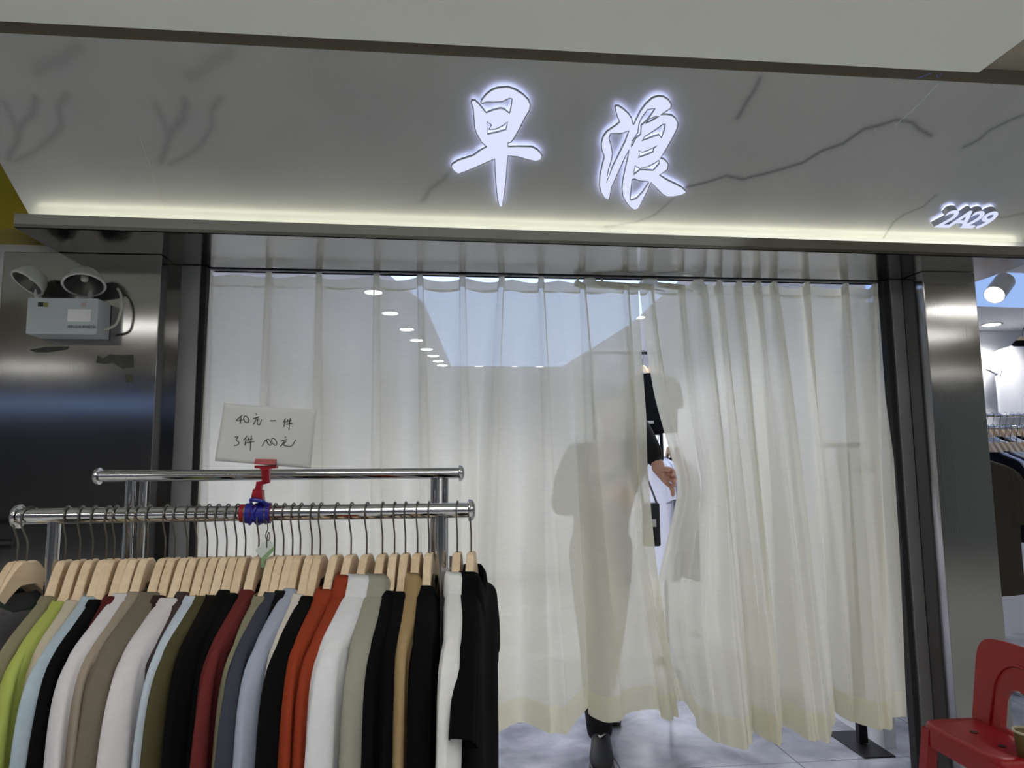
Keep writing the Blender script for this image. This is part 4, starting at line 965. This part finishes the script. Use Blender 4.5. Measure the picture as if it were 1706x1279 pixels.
    for x, y, z, tilt in ((ft, 3.375, 0, 0), (lx, 3.92, .0, .28)):
        # lofted along the foot, heel to toe
        prof = [(.055, .024, .018, .115), (.045, .040, .014, .130), (.01, .044, .014, .128), (-.04, .046, .014, .120), (-.09, .050, .013, .096), (-.14, .054, .013, .074), (-.175, .047, .014, .050), (-.198, .034, .016, .038), (-.206, .014, .019, .028)]
        rings = []
        for dy, hw, z0, z1 in prof:
            rings.append([(hw*math.copysign(abs(math.cos(a))**.7, math.cos(a)), dy, (z0+z1)/2+(z1-z0)/2*math.sin(a)) for a in [2*PI*k/20 for k in range(20)]])
        mt = Matrix.Translation(Vector((x, y, z))-off) @ Matrix.Rotation(-.21, 4, 'Z')
        if tilt: mt = Matrix.Translation(Vector((x, y-.15, .0))-off) @ Matrix.Rotation(-tilt, 4, 'X') @ Matrix.Translation((0, .15, 0))
        bm = B(); loft(bm, rings, True, True, True); bmesh.ops.recalc_face_normals(bm, faces=bm.faces); bmesh.ops.transform(bm, matrix=mt, verts=bm.verts)
        sh = obj('shoe', bm, mat('black_shoe', (13, 13, 17), .6), t, True)
        bm = B(); rings = [[(hw*1.05*math.copysign(abs(math.cos(a))**.5, math.cos(a)), dy*1.03, .010+.010*math.copysign(abs(math.sin(a))**.5, math.sin(a))) for a in [2*PI*k/20 for k in range(20)]] for dy, hw, z0, z1 in prof]
        loft(bm, rings, True, True, True); bmesh.ops.recalc_face_normals(bm, faces=bm.faces); bmesh.ops.transform(bm, matrix=mt, verts=bm.verts)
        obj('sole', bm, mat('shoe_sole', (30, 30, 33), .6), sh, True)
        bm = B()
        for sx in (-1, 1): prism(bm, [mt @ Vector(q) for q in ((sx*.012, -.2155, .010), (sx*.036, -.208, .008), (sx*.034, -.209, .018), (sx*.012, -.2165, .019))], mt.to_3x3() @ Vector((0, .006, 0)))
        obj('sole_flash', bm, mat('sole_white', (200, 200, 200), .5), sh)
        bm = B(); prism(bm, [mt @ Vector(q) for q in ((-.013, -.062, .112), (-.011, -.071, .1075), (-.004, -.0755, .1055), (.019, -.056, .115), (-.003, -.0675, .1092))], mt.to_3x3() @ Vector((0, -.0025, .005))); obj('swoosh_mark', bm, mat('mark_white', (225, 225, 225), .5), sh)
        bm = B()
        for k in range(4): tube(bm, [mt @ Vector((-.016, -.030-.010*k, .121-.0045*k)), mt @ Vector((.016, -.034-.010*k, .121-.0045*k))], .0022, 6)
        obj('laces', bm, M['black'], sh, True)
    return t
person()
# ================================================================== red plastic chair by the right column
t = thing('red_chair', 'small red plastic chair with arched opening in its back, beside the right column', 'chair', (1.78, 2.27, 0)); off = Vector(t.location)
SZ = .43
bm = B(); y0, y1 = -.185, .185; xf, xb = -.098, .125; n = 12
rings = []
for k, (g, z) in enumerate(((1.0, SZ-.075), (1.0, SZ-.03), (.985, SZ-.010), (.95, SZ), (.80, SZ-.003), (.4, SZ-.006), (.02, SZ-.007))):
    r = []
    for q in range(48):
        a = 2*PI*q/48; r.append((xf+(xb-xf)/2+(xb-xf)/2*g*se(math.cos(a), .28), (y1-y0)/2*g*se(math.sin(a), .28), z))
    rings.append(r)
loft(bm, rings, True, False, True); seat = obj('seat', bm, M['redchair'], t, True)
M['hole'] = mat('hole_dark', (60, 8, 10), .6)  # solid dark red discs, the shade of the seat holes put into colour
for yy in (-.06, .06):
    bm = B(); lathe(bm, [(0, SZ-.009), (.012, SZ-.009), (.012, SZ-.004), (0, SZ-.004)], Matrix.Translation((.01, yy, 0)), 12); obj('drain_hole_shade', bm, M['hole'], seat)
out = []
for k in range(49):
    a = PI*k/48; out.append((.19*se(math.cos(a), .42), .145+.145*se(math.sin(a), .42) if k not in (0, 48) else 0.0))
out = [(.19, 0)]+[(x, max(y, .10)) for x, y in out[1:-1]]+[(-.19, 0)]
arch = [(.062, .012)]+[(.062*math.cos(PI*k/16), .085+.062*math.sin(PI*k/16)) for k in range(17)]+[(-.062, .012)]
big = [(.105, .0)]+[(.10*math.cos(PI*k/16), .11+.115*math.sin(PI*k/16)) for k in range(17)]+[(-.105, .0)]
mt = Matrix.Translation((.118, 0, SZ-.006)) @ Matrix.Rotation(.16, 4, 'Y') @ frame_to((-1, 0, 0), (0, 1, 0)) if False else Matrix.Translation((.118, 0, SZ-.006)) @ Matrix.Rotation(.16, 4, 'Y') @ Matrix(((0, 0, -1, 0), (1, 0, 0, 0), (0, 1, 0, 0), (0, 0, 0, 1)))
me = polymesh(out, [arch], .011, 'BOTH'); me.transform(mt); back = obj('backrest', me, M['redchair'], t)
bv = back.modifiers.new('bev', 'BEVEL'); bv.width = .006; bv.segments = 3; bv.limit_method = 'ANGLE'
bm = B(); tube(bm, [mt @ Vector((x, y, .012)) for x, y in big], .005, 8); obj('arch_rim', bm, M['redchair'], back, True)
for sx in (-1, 1):
    for sy in (-1, 1):
        bm = B(); a = Vector((.1 if sx > 0 else -.078, sy*.155, SZ-.02)); b = Vector((.145 if sx > 0 else -.115, sy*.19, 0)); w_ = .024
        prism(bm, [b+Vector((-w_*.8, -w_*.8, 0)), b+Vector((w_*.8, -w_*.8, 0)), b+Vector((w_*.8, w_*.8, 0)), b+Vector((-w_*.8, w_*.8, 0))], a-b); obj('leg', bm, M['redchair'], t)
# cup on the chair seat
cp = at(1712, 1262, Z=SZ+.03)
t = thing('cup', 'brown cup with a pale rim on the red chair seat', 'cup', (1.80, 2.115, SZ-.005))
bm = B(); lathe(bm, [(0, 0), (.030, 0), (.036, .07), (.039, .075), (.036, .078), (.033, .072), (.028, .01), (0, .008)], Matrix()); obj('body', bm, mat('olive_cup', (104, 92, 52), .5), t, True)
bm = B(); lathe(bm, [(.034, .074), (.040, .074), (.040, .080), (.034, .080), (.034, .074)], Matrix()); obj('rim', bm, mat('cup_rim', (186, 176, 150), .4), t, True)
# ================================================================== the shop on the right
NZ = 2.40
bm = B(); box(bm, (2.14, 5.3, 0), (6.5, 5.4, 2.75)); struct('wall_right_shop', bm, M['white'])
bm = B(); box(bm, (6.0, 3.06, 0), (6.1, 5.3, 2.75)); struct('wall_far_right', bm, M['white'])
bm = B(); box(bm, (2.14, 3.06, NZ), (6.5, 5.3, NZ+.08)); struct('ceiling_right_shop', bm, M['white'])
bm = B(); box(bm, (2.43, 3.02, 2.33), (6.5, 3.058, 2.75)); struct('wall_over_right_shop', bm, M['white'])
bm = B(); prism(bm, [(2.4, 3.50, NZ-.004), (5.8, 3.50, NZ-.004), (5.8, 4.55, NZ-.004), (2.4, 4.30, NZ-.004)], (0, 0, -.012)); o = obj('ceiling_light_panel', bm, M['nbpanel']); tag(o, 'pale blue luminous ceiling field in the shop on the right', 'ceiling light')
bm = B(); box(bm, (2.2, 3.40, NZ-.05), (6.0, 3.47, NZ-.001)); struct('trim_8', bm, M['white'], 'white ceiling beam carrying the spotlight in the right shop')
a, b = at(1650, 500, Y=3.34), at(1674, 468, Y=3.42)
t = thing('spotlight', 'white cylinder spotlight glowing under the ceiling of the right shop', 'spotlight', b); d = a-b
bm = B(); R = .050; mt = frame_to(d); Ld = .16
lathe(bm, [(0, 0), (R*.96, 0), (R, .004), (R, Ld), (R*.94, Ld+.002), (R*.94, Ld-.01)], mt, 32); o = obj('housing', bm, M['whitegloss'], t, True); shade_auto(o)
bm = B(); lathe(bm, [(0, Ld-.012), (R*.93, Ld-.012), (R*.93, Ld-.008), (0, Ld-.008)], mt, 32); obj('lens', bm, emit('spot_glow', (255, 252, 244), 6.0), t)
ld = bpy.data.lights.new('lamp', 'SPOT'); ld.energy = 35; ld.spot_size = math.radians(120); ld.shadow_soft_size = .05; lo = bpy.data.objects.new('lamp', ld); COL.objects.link(lo); lo.parent = t; lo.matrix_local = mt @ Matrix.Translation((0, 0, Ld+.01)) @ Matrix.Rotation(PI, 4, 'X')
bm = B(); tube(bm, [(0, 0, 0), (0, .0, NZ-.05-b.z)], .010, 10); obj('stem', bm, M['whitegloss'], t, True)
downlight(at(1657, 556, Z=NZ-.001), 'flat round downlight just above the white polo shirt in the right shop', None, .06, .8)
downlight(at(1652, 540, Z=NZ-.001), 'flat round downlight nearest the spotlight in the right shop', None, .06, 1.3)
# white polo on the back wall
wy = 5.16; pp = at(1702, 542, Y=wy)
bm = B(); tube(bm, [(pp.x-.5, wy, pp.z), (pp.x+.8, wy, pp.z)], .011, 12)
for dx in (-.35, .6): tube(bm, [(pp.x+dx, wy, pp.z), (pp.x+dx, 5.302, pp.z)], .008, 8)
o = obj('wall_rail', bm, M['blackmetal']); tag(o, 'dark wall rail holding the white polo shirt in the right shop', 'wall rail')
garment(pp, 0, (226, 228, 238), 'white polo shirt with black collar on the wall of the right shop', None, 'polo shirt', 'polo_shirt', 'polo', width=.92, sleeve=.10, length=.74, seed=71, trim=(20, 22, 28))
hanger(pp, 0, 'wooden hanger of the white polo shirt on the wall of the right shop', None)
bm = B(); c0 = pp + Vector((0, -.030, -.20)); box(bm, c0+Vector((-.018, -.012, -.09)), c0+Vector((.018, .004, .0))); o = obj('placket', bm, fabric((20, 22, 28)), None)
o.parent = [k for k in bpy.data.objects if k.get('label', '').startswith('white polo shirt with black')][0]; o.data.transform(Matrix.Translation(-pp))
# two rails of shirts below it
for r, (yy, py, cols, x0, step) in enumerate(((4.10, 712, [(30,30,44), (196,198,212), (34,34,50), (206,200,190), (210,208,206), (26,28,40), (200,202,210), (28,28,36), (150,150,140)], 1644, 9.5), (4.62, 692, [(214,216,224), (24,24,26), (206,208,214), (220,220,226), (40,40,40), (196,198,206), (222,222,226)], 1642, 11))):
    z = at(1675, py, Y=yy).z; xa = at(1636, py, Y=yy).x; t = stand('garment_rack', ('lower front clothes rail in the right shop', 'upper rear clothes rail in the right shop')[r], xa-.05, xa+.75, yy, (z,), 'clothes rack', M['chrome'])
    for k, c in enumerate(cols):
        ww = ('front', 'rear')[r]; nm = 'black' if max(c) < 60 else ('white' if min(c) > 195 else 'grey')
        lab = f'{nm} shirt, {rank(k)} from the column on the {ww} rail in the right shop'
        p = Vector((at(x0+k*step, py, Y=yy).x, yy, z))
        garment(p, math.radians(-97), c, lab, f'shirts on the {ww} rail of the right shop', 't-shirt', 't_shirt', 'tee', seed=80+k+20*r, sleeve=.2, width=.9, length=.68)
        hanger(p, math.radians(-97), f'wooden hanger, {rank(k)} from the column on the {ww} rail in the right shop', f'hangers on the {ww} rail of the right shop')
# dark tee half hidden behind the right column
ty = 3.16; tip = at(1699, 788, Y=ty); c = Vector((tip.x-.285, ty, tip.z+.235))
bm = B(); tube(bm, [(c.x-.1, ty, c.z), (2.60, ty, c.z)], .011, 12); tube(bm, [(2.6, ty, c.z), (2.6, ty, .02)], .011, 12); tube(bm, [(c.x-.1, ty, c.z), (c.x-.1, ty, .02)], .011, 12); box(bm, (c.x-.14, ty-.02, 0), (2.64, ty+.02, .02))
o = obj('slim_rack', bm, M['blackmetal']); tag(o, 'slim dark rack behind the right steel column holding the dark olive t-shirt', 'clothes rack')
garment(c, 0, (60, 56, 50), 'dark olive t-shirt half hidden behind the right steel column', None, 't-shirt', 't_shirt', 'tee', sleeve=.24, length=.80, seed=61, thick=1.6)
hanger(c, 0, 'wooden hanger of the dark olive t-shirt behind the right column', None)
# end of another rail at the left edge
y = 2.25; e = at(22, 906, Y=y)
t = thing('black_pipe_rail', 'black pipe end of another rail at the left edge', 'rail', (e.x-.5, y, 0))
bm = B(); tube(bm, [(-.4, 0, e.z), (.5, 0, e.z)], .016, 16); obj('pipe', bm, M['black'], t, True)
bm = B(); tube(bm, [(-.2, 0, 0), (-.2, 0, e.z)], .014, 12); box(bm, (-.24, -.15, 0), (-.16, .15, .02)); obj('post', bm, M['black'], t, True)
